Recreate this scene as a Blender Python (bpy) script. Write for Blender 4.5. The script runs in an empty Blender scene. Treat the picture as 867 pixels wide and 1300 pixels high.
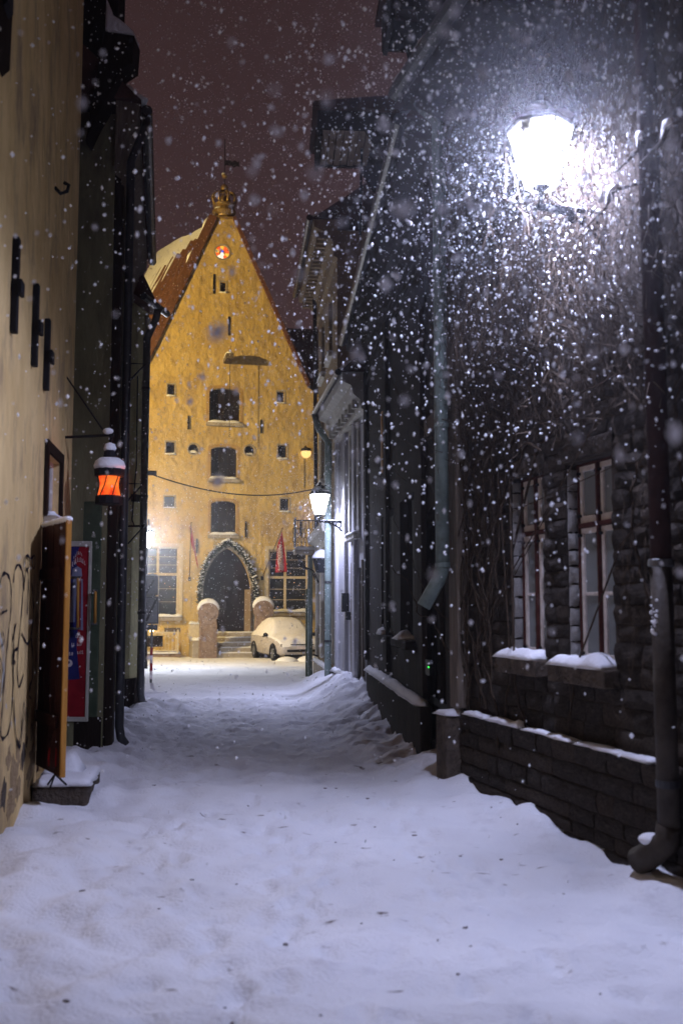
import bpy, math, random
from mathutils import Vector, Matrix, noise
from mathutils.geometry import tessellate_polygon
random.seed(7)
R = math.radians
sc = bpy.context.scene
col = sc.collection

# ------------------------------------------------------------------ camera
F = 35.0 / 36.0 * 1300.0
PITCH = math.atan(120.0 / F)
CAMZ = 1.6
cd = bpy.data.cameras.new('Camera'); cam = bpy.data.objects.new('Camera', cd); col.objects.link(cam)
cd.sensor_fit = 'VERTICAL'; cd.sensor_height = 36.0; cd.sensor_width = 24.0; cd.lens = 35.0
cd.clip_start = 0.05; cd.clip_end = 800
cam.location = (0, 0, CAMZ); cam.rotation_euler = (R(90) + PITCH, 0, 0)
cd.dof.use_dof = True; cd.dof.focus_distance = 17.0; cd.dof.aperture_fstop = 2.0
sc.camera = cam

# ------------------------------------------------------------------ night sky: thick snow cloud lit by the town
w = bpy.data.worlds.new('World'); sc.world = w; w.use_nodes = True
nt = w.node_tree; nt.nodes.clear()
out = nt.nodes.new('ShaderNodeOutputWorld'); bg = nt.nodes.new('ShaderNodeBackground')
sky = nt.nodes.new('ShaderNodeTexSky'); sky.sky_type = 'NISHITA'; sky.sun_disc = False
sky.sun_elevation = R(-8); sky.sun_rotation = R(200)
tc = nt.nodes.new('ShaderNodeTexCoord'); sp = nt.nodes.new('ShaderNodeSeparateXYZ')
rp = nt.nodes.new('ShaderNodeValToRGB')
rp.color_ramp.elements[0].position = 0.0; rp.color_ramp.elements[0].color = (0.072, 0.038, 0.039, 1)
rp.color_ramp.elements[1].position = 0.75; rp.color_ramp.elements[1].color = (0.022, 0.0115, 0.012, 1)
nz = nt.nodes.new('ShaderNodeTexNoise'); nz.inputs['Scale'].default_value = 2.2; nz.inputs['Detail'].default_value = 4
mx = nt.nodes.new('ShaderNodeMix'); mx.data_type = 'RGBA'; mx.blend_type = 'ADD'; mx.inputs[0].default_value = 1.0
mr = nt.nodes.new('ShaderNodeMapRange'); mr.inputs[3].default_value = 0.85; mr.inputs[4].default_value = 1.15
m2 = nt.nodes.new('ShaderNodeMix'); m2.data_type = 'RGBA'; m2.blend_type = 'MULTIPLY'; m2.inputs[0].default_value = 1.0
ml = nt.nodes.new('ShaderNodeVectorMath'); ml.operation = 'SCALE'; ml.inputs['Scale'].default_value = 0.05
nt.links.new(tc.outputs['Generated'], sp.inputs[0]); nt.links.new(sp.outputs['Z'], rp.inputs[0])
nt.links.new(tc.outputs['Generated'], nz.inputs['Vector']); nt.links.new(nz.outputs[0], mr.inputs[0])
nt.links.new(rp.outputs[0], m2.inputs[6]); nt.links.new(mr.outputs[0], m2.inputs[7])
nt.links.new(sky.outputs[0], ml.inputs[0])
nt.links.new(m2.outputs[2], mx.inputs[6]); nt.links.new(ml.outputs[0], mx.inputs[7])
nt.links.new(mx.outputs[2], bg.inputs[0]); bg.inputs[1].default_value = 1.0
nt.links.new(bg.outputs[0], out.inputs[0])

sc.view_settings.view_transform = 'Standard'; sc.view_settings.look = 'None'
sc.view_settings.exposure = 0.0; sc.view_settings.gamma = 1.0
sc.view_settings.use_curve_mapping = False
sc.render.engine = 'CYCLES'
sc.cycles.use_denoising = True
try: sc.cycles.denoiser = 'OPENIMAGEDENOISE'
except Exception: pass
sc.cycles.use_adaptive_sampling = True; sc.cycles.adaptive_threshold = 0.04
sc.cycles.max_bounces = 4; sc.cycles.diffuse_bounces = 3; sc.cycles.glossy_bounces = 2
sc.cycles.transmission_bounces = 4; sc.cycles.transparent_max_bounces = 12; sc.cycles.volume_bounces = 0
sc.cycles.sample_clamp_indirect = 3.0; sc.cycles.caustics_reflective = False; sc.cycles.caustics_refractive = False

# lamp strengths
NEAR_LAMP = 1060.0; FAR_LAMP = 600.0; POST_LAMP = 1250.0; FLOOD = 15000.0
COOL = (0.61, 0.65, 1.0); SODIUM = (1.0, 0.70, 0.24)
HAZE = 0.0030

# ------------------------------------------------------------------ helpers
def ray(px, py):
    a = (px - 433.5) / F; b = (650.0 - py) / F
    c, s = math.cos(PITCH), math.sin(PITCH)
    return Vector((a, c - b * s, s + b * c))
def at(px, py, Y):
    d = ray(px, py); t = Y / d.y
    return Vector((d.x * t, Y, CAMZ + d.z * t))

class Frame:
    """a wall line: x along the wall, y into the building, z up"""
    def __init__(self, p0, p1):
        self.p0 = Vector((p0[0], p0[1])); d = Vector((p1[0], p1[1])) - self.p0
        self.L = d.length; self.u = d.normalized(); self.n = Vector((-self.u.y, self.u.x))
        self.ang = math.atan2(self.u.y, self.u.x)
    def on(self, px, py, o=0.0):
        d = ray(px, py); q = self.p0 - self.n * o
        t = (q.x * self.n.x + q.y * self.n.y) / (d.x * self.n.x + d.y * self.n.y)
        X, Y = d.x * t, d.y * t
        return ((X - self.p0.x) * self.u.x + (Y - self.p0.y) * self.u.y, CAMZ + d.z * t)
    def rect(self, x0, y0, x1, y1, o=0.0):
        ym, xm = (y0 + y1) / 2, (x0 + x1) / 2
        return (self.on(x0, ym, o)[0], self.on(x1, ym, o)[0], self.on(xm, y1, o)[1], self.on(xm, y0, o)[1])
    def world(self, s, o, z):
        p = self.p0 + self.u * s - self.n * o
        return Vector((p.x, p.y, z))

class MB:
    def __init__(self): self.v = []; self.f = []
    def add(self, vs, fs):
        n = len(self.v); self.v += [tuple(p) for p in vs]; self.f += [tuple(i + n for i in f) for f in fs]; return self
    def box(self, x0, x1, y0, y1, z0, z1):
        return self.add([(x0,y0,z0),(x1,y0,z0),(x1,y1,z0),(x0,y1,z0),(x0,y0,z1),(x1,y0,z1),(x1,y1,z1),(x0,y1,z1)],
            [(0,3,2,1),(4,5,6,7),(0,1,5,4),(1,2,6,5),(2,3,7,6),(3,0,4,7)])
    def bar(self, a, b, wx, wz, up=Vector((0,0,1))):
        a = Vector(a); b = Vector(b); d = (b - a).normalized(); s = d.cross(up)
        if s.length < 1e-4: s = d.cross(Vector((0,1,0)))
        s.normalize(); t = s.cross(d)
        vs = []
        for p in (a, b):
            for i, j in ((-1,-1),(1,-1),(1,1),(-1,1)): vs.append(p + s * wx / 2 * i + t * wz / 2 * j)
        return self.add(vs, [(3,2,1,0),(4,5,6,7),(0,1,5,4),(1,2,6,5),(2,3,7,6),(3,0,4,7)])
    def tube(self, pts, r, n=8, cap=True):
        pts = [Vector(p) for p in pts]; rs = r if isinstance(r, (list, tuple)) else [r] * len(pts)
        vs = []; fs = []; ref = None
        for i, p in enumerate(pts):
            d = (pts[min(i + 1, len(pts) - 1)] - pts[max(i - 1, 0)])
            d = d.normalized() if d.length > 1e-9 else Vector((0, 0, 1))
            if ref is None: ref = d.orthogonal().normalized()
            else:
                ref = ref - d * ref.dot(d)
                ref = ref.normalized() if ref.length > 1e-6 else d.orthogonal().normalized()
            b = d.cross(ref)
            for k in range(n):
                a = 2 * math.pi * k / n; vs.append(p + (ref * math.cos(a) + b * math.sin(a)) * rs[i])
        for i in range(len(pts) - 1):
            for k in range(n):
                fs.append((i*n+k, i*n+(k+1)%n, (i+1)*n+(k+1)%n, (i+1)*n+k))
        if cap and n > 2: fs.append(tuple(range(n))[::-1]); fs.append(tuple(range((len(pts)-1)*n, len(pts)*n)))
        return self.add(vs, fs)
    def lathe(self, prof, c=(0,0,0), n=16, phase=0.0):
        vs = []; fs = []; m = len(prof)
        for r, z in prof:
            for k in range(n):
                a = 2 * math.pi * k / n + phase; vs.append((c[0] + r*math.cos(a), c[1] + r*math.sin(a), c[2] + z))
        for i in range(m - 1):
            for k in range(n): fs.append((i*n+k, i*n+(k+1)%n, (i+1)*n+(k+1)%n, (i+1)*n+k))
        fs.append(tuple(range(n))[::-1]); fs.append(tuple(range((m-1)*n, m*n)))
        return self.add(vs, fs)
    def ball(self, c, r, n=8, m=6, sz=1.0):
        prof = [(max(1e-4, r*math.sin(math.pi*i/m)), -r*sz*math.cos(math.pi*i/m)) for i in range(m+1)]
        return self.lathe(prof, c, n)
    def prism_x(self, prof, x0, x1):
        """profile of (y, z) points run along x"""
        n = len(prof); vs = [(x0, y, z) for y, z in prof] + [(x1, y, z) for y, z in prof]
        fs = [(i, (i+1)%n, n+(i+1)%n, n+i) for i in range(n)]
        tri = tessellate_polygon([[Vector((y, z, 0)) for y, z in prof]])
        fs += [tuple(t) for t in tri] + [tuple(n + i for i in t[::-1]) for t in tri]
        return self.add(vs, fs)
    def prism_y(self, prof, y0, y1):
        """profile of (x, z) points run along y"""
        n = len(prof); vs = [(x, y0, z) for x, z in prof] + [(x, y1, z) for x, z in prof]
        fs = [((i+1)%n, i, n+i, n+(i+1)%n) for i in range(n)]
        tri = tessellate_polygon([[Vector((x, z, 0)) for x, z in prof]])
        fs += [tuple(t[::-1]) for t in tri] + [tuple(n + i for i in t) for t in tri]
        return self.add(vs, fs)
    def wall(self, outline, holes=(), rd=0.25, depth=5.0, y=0.0):
        """outline and holes in (x, z); front face at y with holes, reveals to rd, body to depth"""
        loops = [[Vector((a, b, 0)) for a, b in lp] for lp in [outline] + list(holes)]
        flat = [p for lp in loops for p in lp]
        self.add([(p.x, y, p.y) for p in flat], [tuple(t) for t in tessellate_polygon(loops)])
        n = len(outline)
        self.add([(a, y, b) for a, b in outline] + [(a, y + depth, b) for a, b in outline],
                 [((i+1)%n, i, n+i, n+(i+1)%n) for i in range(n)] + [tuple(range(n, 2*n))])
        for h in holes:
            m = len(h)
            self.add([(a, y, b) for a, b in h] + [(a, y + rd, b) for a, b in h],
                     [(i, (i+1)%m, m+(i+1)%m, m+i) for i in range(m)] + [tuple(range(m, 2*m))])
        return self
    def snow(self, x0, x1, y0, y1, z, h, nx=10, ny=5, seed=0.0, droop=0.0, z1=None):
        """a lumpy pillow of snow on a ledge"""
        vs = []; fs = []
        for i in range(nx + 1):
            for j in range(ny + 1):
                a, b = i / nx, j / ny
                e = min(1.0, (min(a, 1-a) * 2 * abs(x1-x0) / max(0.12, 2*h)), (min(b, 1-b) * 2 * abs(y1-y0) / max(0.1, 1.6*h)))
                e = math.sin(min(1, e) * math.pi / 2)
                x = x0 + (x1-x0)*a; yy = y0 + (y1-y0)*b
                zz = z if z1 is None else z + (z1 - z) * a
                k = noise.noise(Vector((x*6 + seed, yy*6, z*3))) * 0.5 + noise.noise(Vector((x*17 + seed, yy*17, z*3))) * 0.25
                hh = (h * (0.85 + k)) * e - (0 if e > 0.02 else droop)
                ox = noise.noise(Vector((x*9 + seed, z*5, 1.7))) * 0.03 * (1 if b < 0.5 else 0)
                vs.append((x, yy + (ox if j == 0 else 0), zz + hh))
        for i in range(nx):
            for j in range(ny):
                q = i*(ny+1)+j; fs.append((q, q+ny+1, q+ny+2, q+1))
        ring = [i*(ny+1) for i in range(nx+1)] + [nx*(ny+1)+j for j in range(1, ny+1)] + [i*(ny+1)+ny for i in range(nx-1, -1, -1)] + [j for j in range(ny-1, 0, -1)]
        fs.append(tuple(ring[::-1]))
        return self.add(vs, fs)
    def mesh(self, name, mat, smooth=False):
        me = bpy.data.meshes.new(name); me.from_pydata(self.v, [], self.f); me.materials.append(mat)
        if smooth: me.polygons.foreach_set('use_smooth', [True] * len(me.polygons))
        me.update(); return me
    def build(self, name, mat, parent=None, smooth=False, bevel=0.0, fix=True):
        me = self.mesh(name, mat, smooth)
        if fix:
            import bmesh
            bm = bmesh.new(); bm.from_mesh(me); bmesh.ops.recalc_face_normals(bm, faces=bm.faces); bm.to_mesh(me); bm.free()
        o = bpy.data.objects.new(name, me); col.objects.link(o)
        if parent: o.parent = parent
        if bevel:
            m = o.modifiers.new('edge', 'BEVEL'); m.width = bevel; m.segments = 2; m.limit_method = 'ANGLE'; m.angle_limit = R(40)
        return o

def tag(o, label=None, cat=None, group=None, kind=None):
    if label: o['label'] = label
    if cat: o['category'] = cat
    if group: o['group'] = group
    if kind: o['kind'] = kind
    return o
def empty(name, loc=(0,0,0), rz=0.0):
    o = bpy.data.objects.new(name, None); col.objects.link(o); o.location = loc; o.rotation_euler = (0,0,rz)
    o.empty_display_size = 0.3; return o
def thing(name, label, cat, loc=(0,0,0), rz=0.0, group=None):
    return tag(empty(name, loc, rz), label, cat, group, 'thing')
def house(name, label, fr):
    return thing(name, label, 'building', (fr.p0.x, fr.p0.y, 0), fr.ang)
def share(me, name, parent, loc, rz=0.0, scale=(1,1,1), rot=None):
    o = bpy.data.objects.new(name, me); col.objects.link(o); o.parent = parent
    o.location = loc; o.rotation_euler = rot if rot else (0,0,rz); o.scale = scale; return o
def rectpts(r): s0, s1, z0, z1 = r; return [(s0,z0),(s1,z0),(s1,z1),(s0,z1)]
def archpts(r, rise, n=8):
    s0, s1, z0, z1 = r; c = (s0+s1)/2; hw = (s1-s0)/2
    return [(s0,z0),(s1,z0)] + [(c + hw*math.cos(math.pi*i/n), z1 - rise + rise*math.sin(math.pi*i/n)) for i in range(n+1)]
def circ(c, r, n=14): return [(c[0]+r*math.cos(2*math.pi*i/n), c[1]+r*math.sin(2*math.pi*i/n)) for i in range(n)]

# ------------------------------------------------------------------ materials
def mat(name, c1, c2=None, rough=0.85, scale=6.0, bump=0.0, bscale=None, detail=5, metal=0.0, c3=None, s3=1.2, t3=(0.55,0.7), spec=0.06, stretch=None, coat=0):
    m = bpy.data.materials.new(name); m.use_nodes = True; n = m.node_tree; b = n.nodes['Principled BSDF']
    b.inputs['Roughness'].default_value = rough; b.inputs['Metallic'].default_value = metal
    b.inputs['Specular IOR Level'].default_value = max(spec, 0.4 if metal else 0.0)
    if c2 is None: c2 = tuple(x * 0.8 for x in c1)
    tcn = n.nodes.new('ShaderNodeTexCoord'); mp = n.nodes.new('ShaderNodeMapping')
    n.links.new(tcn.outputs['Object'], mp.inputs[0])
    if stretch: mp.inputs['Scale'].default_value = stretch
    t = n.nodes.new('ShaderNodeTexNoise'); t.inputs['Scale'].default_value = scale; t.inputs['Detail'].default_value = detail; t.inputs['Roughness'].default_value = 0.65
    n.links.new(mp.outputs[0], t.inputs['Vector'])
    r = n.nodes.new('ShaderNodeValToRGB'); r.color_ramp.elements[0].position = 0.33; r.color_ramp.elements[1].position = 0.67
    r.color_ramp.elements[0].color = (*c2, 1); r.color_ramp.elements[1].color = (*c1, 1)
    n.links.new(t.outputs[0], r.inputs[0]); cur = r.outputs[0]
    if c3:
        t3n = n.nodes.new('ShaderNodeTexNoise'); t3n.inputs['Scale'].default_value = s3; t3n.inputs['Detail'].default_value = 8; t3n.inputs['Roughness'].default_value = 0.7
        n.links.new(mp.outputs[0], t3n.inputs['Vector'])
        r3 = n.nodes.new('ShaderNodeMapRange'); r3.inputs[1].default_value = t3[0]; r3.inputs[2].default_value = t3[1]; n.links.new(t3n.outputs[0], r3.inputs[0])
        mm = n.nodes.new('ShaderNodeMix'); mm.data_type = 'RGBA'; n.links.new(r3.outputs[0], mm.inputs[0]); n.links.new(cur, mm.inputs[6]); mm.inputs[7].default_value = (*c3, 1); cur = mm.outputs[2]
    n.links.new(cur, b.inputs['Base Color'])
    if bump:
        tb = n.nodes.new('ShaderNodeTexNoise'); tb.inputs['Scale'].default_value = bscale or scale*4; tb.inputs['Detail'].default_value = 6
        n.links.new(mp.outputs[0], tb.inputs['Vector'])
        bn = n.nodes.new('ShaderNodeBump'); bn.inputs['Strength'].default_value = min(1.0, bump); bn.inputs['Distance'].default_value = 0.02 * max(1.0, bump)
        n.links.new(tb.outputs[0], bn.inputs['Height']); n.links.new(bn.outputs[0], b.inputs['Normal'])
    return m
def emis(name, c, strength, trans=0.0):
    m = bpy.data.materials.new(name); m.use_nodes = True; n = m.node_tree; n.nodes.clear()
    o = n.nodes.new('ShaderNodeOutputMaterial'); e = n.nodes.new('ShaderNodeEmission'); e.inputs[0].default_value = (*c, 1); e.inputs[1].default_value = strength
    if trans:
        t = n.nodes.new('ShaderNodeBsdfTransparent'); mxx = n.nodes.new('ShaderNodeMixShader'); mxx.inputs[0].default_value = trans
        n.links.new(e.outputs[0], mxx.inputs[1]); n.links.new(t.outputs[0], mxx.inputs[2]); n.links.new(mxx.outputs[0], o.inputs[0])
    else: n.links.new(e.outputs[0], o.inputs[0])
    return m
M = {}
M['snow'] = mat('snow', (0.86,0.87,0.90), (0.78,0.79,0.83), 0.75, 3.0, 0.5, 30)
M['iron'] = mat('iron', (0.02,0.02,0.024), (0.012,0.012,0.014), 0.55, 20, 0.2)
M['zinc'] = mat('zinc', (0.17,0.175,0.18), (0.10,0.105,0.11), 0.45, 12, 0.15, metal=0.5)
M['darkpipe'] = mat('dark_pipe', (0.06,0.065,0.07), (0.035,0.035,0.04), 0.4, 10, 0.15, metal=0.4)
M['greenpipe'] = mat('green_pipe', (0.22,0.275,0.25), (0.14,0.18,0.165), 0.5, 9, 0.2, c3=(0.12,0.12,0.09), s3=6)
M['ochre'] = mat('ochre_plaster', (0.76,0.56,0.27), (0.56,0.39,0.17), 0.9, 2.6, 1.6, 9, c3=(0.33,0.24,0.14), s3=2.3, t3=(0.5,0.66), stretch=(1,1,0.45), detail=9)
M['hall'] = mat('hall_plaster', (0.70,0.53,0.215), (0.45,0.31,0.11), 0.92, 1.3, 4.0, 4.0, c3=(0.30,0.21,0.11), s3=2.6, t3=(0.47,0.66), detail=9, stretch=(1,1,.7))
M['limestone'] = mat('limestone', (0.42,0.37,0.30), (0.28,0.24,0.19), 0.9, 5, 0.6, 22)
M['stele'] = mat('carved_stone', (0.36,0.27,0.22), (0.16,0.11,0.09), 0.9, 9, 0.9, 14)
M['olive'] = mat('olive_plaster', (0.26,0.25,0.14), (0.16,0.15,0.085), 0.9, 2.5, 0.5, 20, c3=(0.07,0.06,0.045), s3=1.6, t3=(0.45,0.68), stretch=(1,1,0.3))
M['olivepale'] = mat('pale_olive_plaster', (0.52,0.48,0.26), (0.38,0.35,0.18), 0.9, 2.5, 0.5, 20, c3=(0.13,0.11,0.08), s3=1.3, t3=(0.5,0.7), stretch=(1,1,0.4))
M['greendoor'] = mat('green_paint', (0.075,0.10,0.065), (0.05,0.07,0.045), 0.6, 8, 0.2)
M['darkplaster'] = mat('dark_plaster', (0.030,0.022,0.018), (0.016,0.012,0.010), 0.92, 3, 0.9, 18, c3=(0.052,0.04,0.032), s3=2.0, t3=(0.55,0.75), stretch=(1,1,0.25))  # very dark plaster with streaky tone
M['mortar'] = mat('mortar', (0.085,0.07,0.058), (0.04,0.033,0.028), 0.95, 9, 0.9, 40)
M['stone1'] = mat('dark_stone', (0.105,0.088,0.074), (0.042,0.036,0.032), 0.92, 7, 1.6, 26, c3=(0.16,0.14,0.12), s3=6, t3=(0.55,0.75))
M['stone2'] = mat('brown_stone', (0.135,0.108,0.084), (0.06,0.048,0.04), 0.92, 8, 1.6, 30, c3=(0.03,0.025,0.02), s3=5, t3=(0.55,0.72))
M['jamb'] = mat('limewashed_stone', (0.72,0.70,0.67), (0.30,0.28,0.26), 0.9, 14, 1.0, 40)
M['white'] = mat('white_render', (0.50,0.50,0.52), (0.38,0.38,0.40), 0.9, 3, 0.3, 20, c3=(0.34,0.33,0.33), s3=1.2, t3=(0.55,0.8), stretch=(1,1,0.35))
M['tan'] = mat('tan_render', (0.36,0.28,0.17), (0.25,0.19,0.12), 0.9, 2, 0.4, 16, c3=(0.22,0.18,0.12), s3=1.1, t3=(0.52,0.75))
M['paledecor'] = mat('pale_trim', (0.56,0.54,0.47), (0.44,0.42,0.36), 0.8, 5, 0.2)
M['wood_dark'] = mat('dark_wood', (0.022,0.014,0.010), (0.011,0.007,0.005), 0.75, 5, 0.5, 20, stretch=(6,6,0.6))
M['wood_grey'] = mat('weathered_wood', (0.20,0.165,0.13), (0.10,0.08,0.062), 0.85, 5, 0.5, 16, stretch=(7,7,0.5))
M['plank'] = mat('old_plank', (0.34,0.26,0.19), (0.19,0.14,0.10), 0.85, 4, 0.5, 16, stretch=(1,6,6))
M['leaf_wood'] = mat('varnished_dark_wood', (0.06,0.022,0.018), (0.03,0.011,0.01), 0.5, 4, 0.3, 14, stretch=(5,5,0.5))
M['edge_wood'] = mat('varnished_pine', (0.50,0.25,0.06), (0.38,0.17,0.035), 0.45, 5, 0.2, 14, stretch=(6,6,0.5))
M['winframe'] = mat('white_window_paint', (0.70,0.64,0.58), (0.5,0.44,0.39), 0.6, 14, 0.25)
M['winred'] = mat('oxblood_window_paint', (0.085,0.030,0.024), (0.05,0.018,0.015), 0.55, 14, 0.25)
M['cream'] = mat('cream_paint', (0.66,0.56,0.38), (0.52,0.43,0.28), 0.7, 8, 0.15)
M['tile'] = mat('clay_tile', (0.17,0.078,0.04), (0.085,0.04,0.024), 0.85, 7, 1.2, 9)
M['rooftile'] = mat('dark_roof', (0.10,0.05,0.04), (0.05,0.028,0.024), 0.85, 4, 0.5, 14)
M['gilt'] = mat('weathered_gilding', (0.42,0.28,0.08), (0.20,0.13,0.05), 0.42, 9, 0.3, metal=0.55)
M['flag'] = mat('red_cloth', (0.36,0.012,0.02), (0.25,0.008,0.014), 0.8, 8, 0.15)
M['ink'] = mat('white_print', (0.75,0.68,0.66), (0.6,0.5,0.5), 0.7, 20)
M['spruce'] = mat('spruce_garland', (0.03,0.042,0.025), (0.014,0.02,0.013), 0.8, 14, 0.3)
M['spray'] = mat('black_spray_paint', (0.025,0.022,0.028), (0.015,0.014,0.02), 0.6, 20)
M['spraywhite'] = mat('white_spray_paint', (0.62,0.60,0.55), (0.5,0.47,0.4), 0.7, 10)
M['peel'] = mat('bared_undercoat', (0.42,0.30,0.17), (0.26,0.18,0.10), 0.95, 9, 1.5, 30)
M['rust'] = mat('rusty_pipe_paint', (0.045,0.02,0.016), (0.025,0.012,0.010), 0.6, 10, 0.3)
M['bronzepipe'] = mat('brown_grey_pipe', (0.07,0.058,0.046), (0.04,0.033,0.027), 0.5, 8, 0.25)
M['tyre'] = mat('tyre', (0.02,0.02,0.022), None, 0.8, 10)
M['carbody'] = mat('frosted_car_paint', (0.5,0.46,0.44), (0.36,0.33,0.32), 0.6, 9, 0.3, 24)
M['carsnow'] = mat('snow_on_car', (0.85,0.83,0.83), (0.76,0.74,0.74), 0.8, 5, 0.5, 20)
M['blackplastic'] = mat('black_plastic', (0.02,0.02,0.022), None, 0.5, 10)
M['signgrey'] = mat('sign_white', (0.20,0.20,0.21), (0.13,0.13,0.14), 0.5, 22)
M['signblack'] = mat('sign_black', (0.012,0.012,0.014), None, 0.5, 22)
M['red'] = mat('red_paint', (0.33,0.02,0.025), (0.25,0.015,0.02), 0.5, 9)
M['posterred'] = mat('poster_red', (0.33,0.02,0.03), (0.22,0.012,0.02), 0.35, 6)
M['posterblue'] = mat('poster_blue', (0.03,0.035,0.17), (0.02,0.02,0.10), 0.35, 6)
M['posterpale'] = mat('poster_pale_blue', (0.28,0.30,0.42), (0.19,0.2,0.3), 0.35, 6)
M['ivy'] = mat('dry_ivy_stem', (0.085,0.06,0.042), (0.03,0.022,0.016), 0.85, 30, 0.2)
M['twig'] = mat('pale_dry_twig', (0.15,0.115,0.085), (0.06,0.045,0.034), 0.85, 30, 0.2)
def glass(name, c, rough=0.12):
    m = bpy.data.materials.new(name); m.use_nodes = True; b = m.node_tree.nodes['Principled BSDF']
    b.inputs['Base Color'].default_value = (*c, 1); b.inputs['Roughness'].default_value = rough; b.inputs['Specular IOR Level'].default_value = 0.7
    n = m.node_tree; t = n.nodes.new('ShaderNodeTexNoise'); t.inputs['Scale'].default_value = 3.0; tcn = n.nodes.new('ShaderNodeTexCoord'); n.links.new(tcn.outputs['Object'], t.inputs['Vector'])
    bn = n.nodes.new('ShaderNodeBump'); bn.inputs['Strength'].default_value = 0.25; bn.inputs['Distance'].default_value = 0.01
    n.links.new(t.outputs[0], bn.inputs['Height']); n.links.new(bn.outputs[0], b.inputs['Normal'])
    return m
M['warmdot'] = emis('warm_dot', (1,0.5,0.18), 3.0)
M['pane'] = glass('window_glass', (0.02,0.022,0.026))
M['curtain'] = glass('curtained_glass', (0.20,0.22,0.22), 0.2)
# snowflake: white ice that both reflects and passes light
m = bpy.data.materials.new('snowflake'); m.use_nodes = True; n = m.node_tree; n.nodes.clear()
o = n.nodes.new('ShaderNodeOutputMaterial'); d = n.nodes.new('ShaderNodeBsdfDiffuse'); t = n.nodes.new('ShaderNodeBsdfTranslucent'); mxx = n.nodes.new('ShaderNodeMixShader')
d.inputs[0].default_value = (0.95,0.96,0.98,1); t.inputs[0].default_value = (0.95,0.96,0.98,1); mxx.inputs[0].default_value = 0.5
n.links.new(d.outputs[0], mxx.inputs[1]); n.links.new(t.outputs[0], mxx.inputs[2]); n.links.new(mxx.outputs[0], o.inputs[0]); M['flake'] = m

# ------------------------------------------------------------------ plan of the street
L1 = Frame((-1.75, 3.0), (-2.62, 9.6))
L2E = Frame((-4.6, 10.95), (-2.57, 10.9))
L2 = Frame((-2.57, 10.9), (-3.45, 15.9))
L3E = Frame((-3.46, 15.93), (-3.29, 16.65))
L3 = Frame((-3.19, 16.2), (-3.35, 17.6))
R1 = Frame((1.09, 8.8), (2.75, 2.9))
R2 = Frame((0.43, 16.9), (0.97, 8.95))
R3 = Frame((-0.08, 20.5), (0.42, 16.9))
R4 = Frame((-0.60, 25.5), (-0.09, 20.6))
ca, sa = math.cos(R(13)), math.sin(R(13))
HO = Vector((-4.54, 40.0))
HALL = Frame((HO.x - 4.0*ca, HO.y - 4.0*sa), (HO.x + 4.0*ca, HO.y + 4.0*sa))

def lerp_line(pts, y):
    for (x0, y0), (x1, y1) in zip(pts, pts[1:]):
        if y <= y1: return x0 + (x1-x0) * (y-y0) / (y1-y0)
    return pts[-1][0]
LEFT = [(-1.75,3.0),(-2.62,9.6),(-2.60,10.2),(-2.57,10.9),(-3.45,15.9),(-3.2,16.2),(-3.4,17.6),(-9,19.5),(-14,22)]
RIGHT = [(2.75,2.9),(1.09,8.8),(0.97,8.95),(0.43,16.9),(-0.08,20.5),(-0.09,20.6),(-0.60,25.5),(3,28),(9,30)]
def nz2(x, y, k, s=0.0): return noise.noise(Vector((x*k + s, y*k - s, s)))
def sstep(a, b, t): t = max(0.0, min(1.0, (t-a)/(b-a))); return t*t*(3-2*t)
def gh(x, y):
    z = -0.012 * max(0.0, y - 10.0) if y < 42 else -0.384
    if y > 60 or y < 1 or abs(x) > 12: return z
    dl = x - lerp_line(LEFT, y); dr = lerp_line(RIGHT, y) - x
    dl = max(0.0, dl); dr = max(0.0, dr)
    near = 1 - sstep(8.5, 10.5, y); mid = sstep(8.3, 9.8, y) * (1 - sstep(17.5, 21, y))
    side = 0.0
    if y < 27:
        bl = math.exp(-(dl/0.55)**2); br = math.exp(-(dr/0.55)**2)
        z += bl * (0.10 + 0.07*nz2(x, y, 1.3, 3)) * (near*0.9 + mid*1.2 + 0.2*sstep(17,20,y)) + br * (0.10 + 0.06*nz2(x, y, 1.1, 9)) * (near*0.8 + mid*1.5)
        # shovelled pile at the foot of the white house
        z += 0.34 * math.exp(-((x - lerp_line(RIGHT, y) + 0.15)/0.45)**2) * sstep(13.5, 17.5, y) * (1 - sstep(21.5, 24, y)) * (1 + 0.45*nz2(x, y, 2.2, 5))
        side = max(bl, br)
    # packed hump across the lane, gently falling away behind it
    z += 0.05 * math.exp(-((y - 8.3 - 0.12*x)/1.1)**2)
    z += 0.055 * nz2(x, y, 0.9, 1) * (0.5 + side)
    z += 0.060 * nz2(x, y, 2.6, 2) * (0.6*near + 0.9*mid + 0.25) * (0.7 + 1.3*side)
    z += 0.022 * nz2(x, y, 6.5, 4) * (0.5*near + 1.5*mid + 0.12) * (0.7 + 0.9*side)
    z += near * (0.010 * nz2(x, y, 11.0, 7) + .006 * nz2(x, y, 21.0, 3)) * (.5 + .5*sstep(-.1, .3, nz2(x, y, 1.4, 15)))
    if mid > 0.05:
        z += 0.028 * mid * nz2(x, y, 13.0, 8)
        z += 0.02 * mid * side * abs(nz2(x*0.6, y, 9.0, 6))
    # a lumpy thrown-up strip along the ochre house
    z -= 0.10 * math.exp(-((y-7.55)/0.45)**2 - ((dl-.45)/.35)**2)
    if y < 9.6: z += 0.055 * math.exp(-((dl-0.75)/0.7)**2) * (0.6 + nz2(x, y, 3.4, 12) + .6*nz2(x, y, 6.1, 2))
    # wheel ruts in the crossing street
    if 24 < y < 37: z -= 0.05 * (math.exp(-((y-30.6)/0.35)**2) + math.exp(-((y-32.2)/0.35)**2) + math.exp(-((y-27.4)/0.4)**2)) ; z += 0.03*nz2(x, y, 1.7, 5)
    return z
PRINTS = []
rp_ = random.Random(5)
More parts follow.
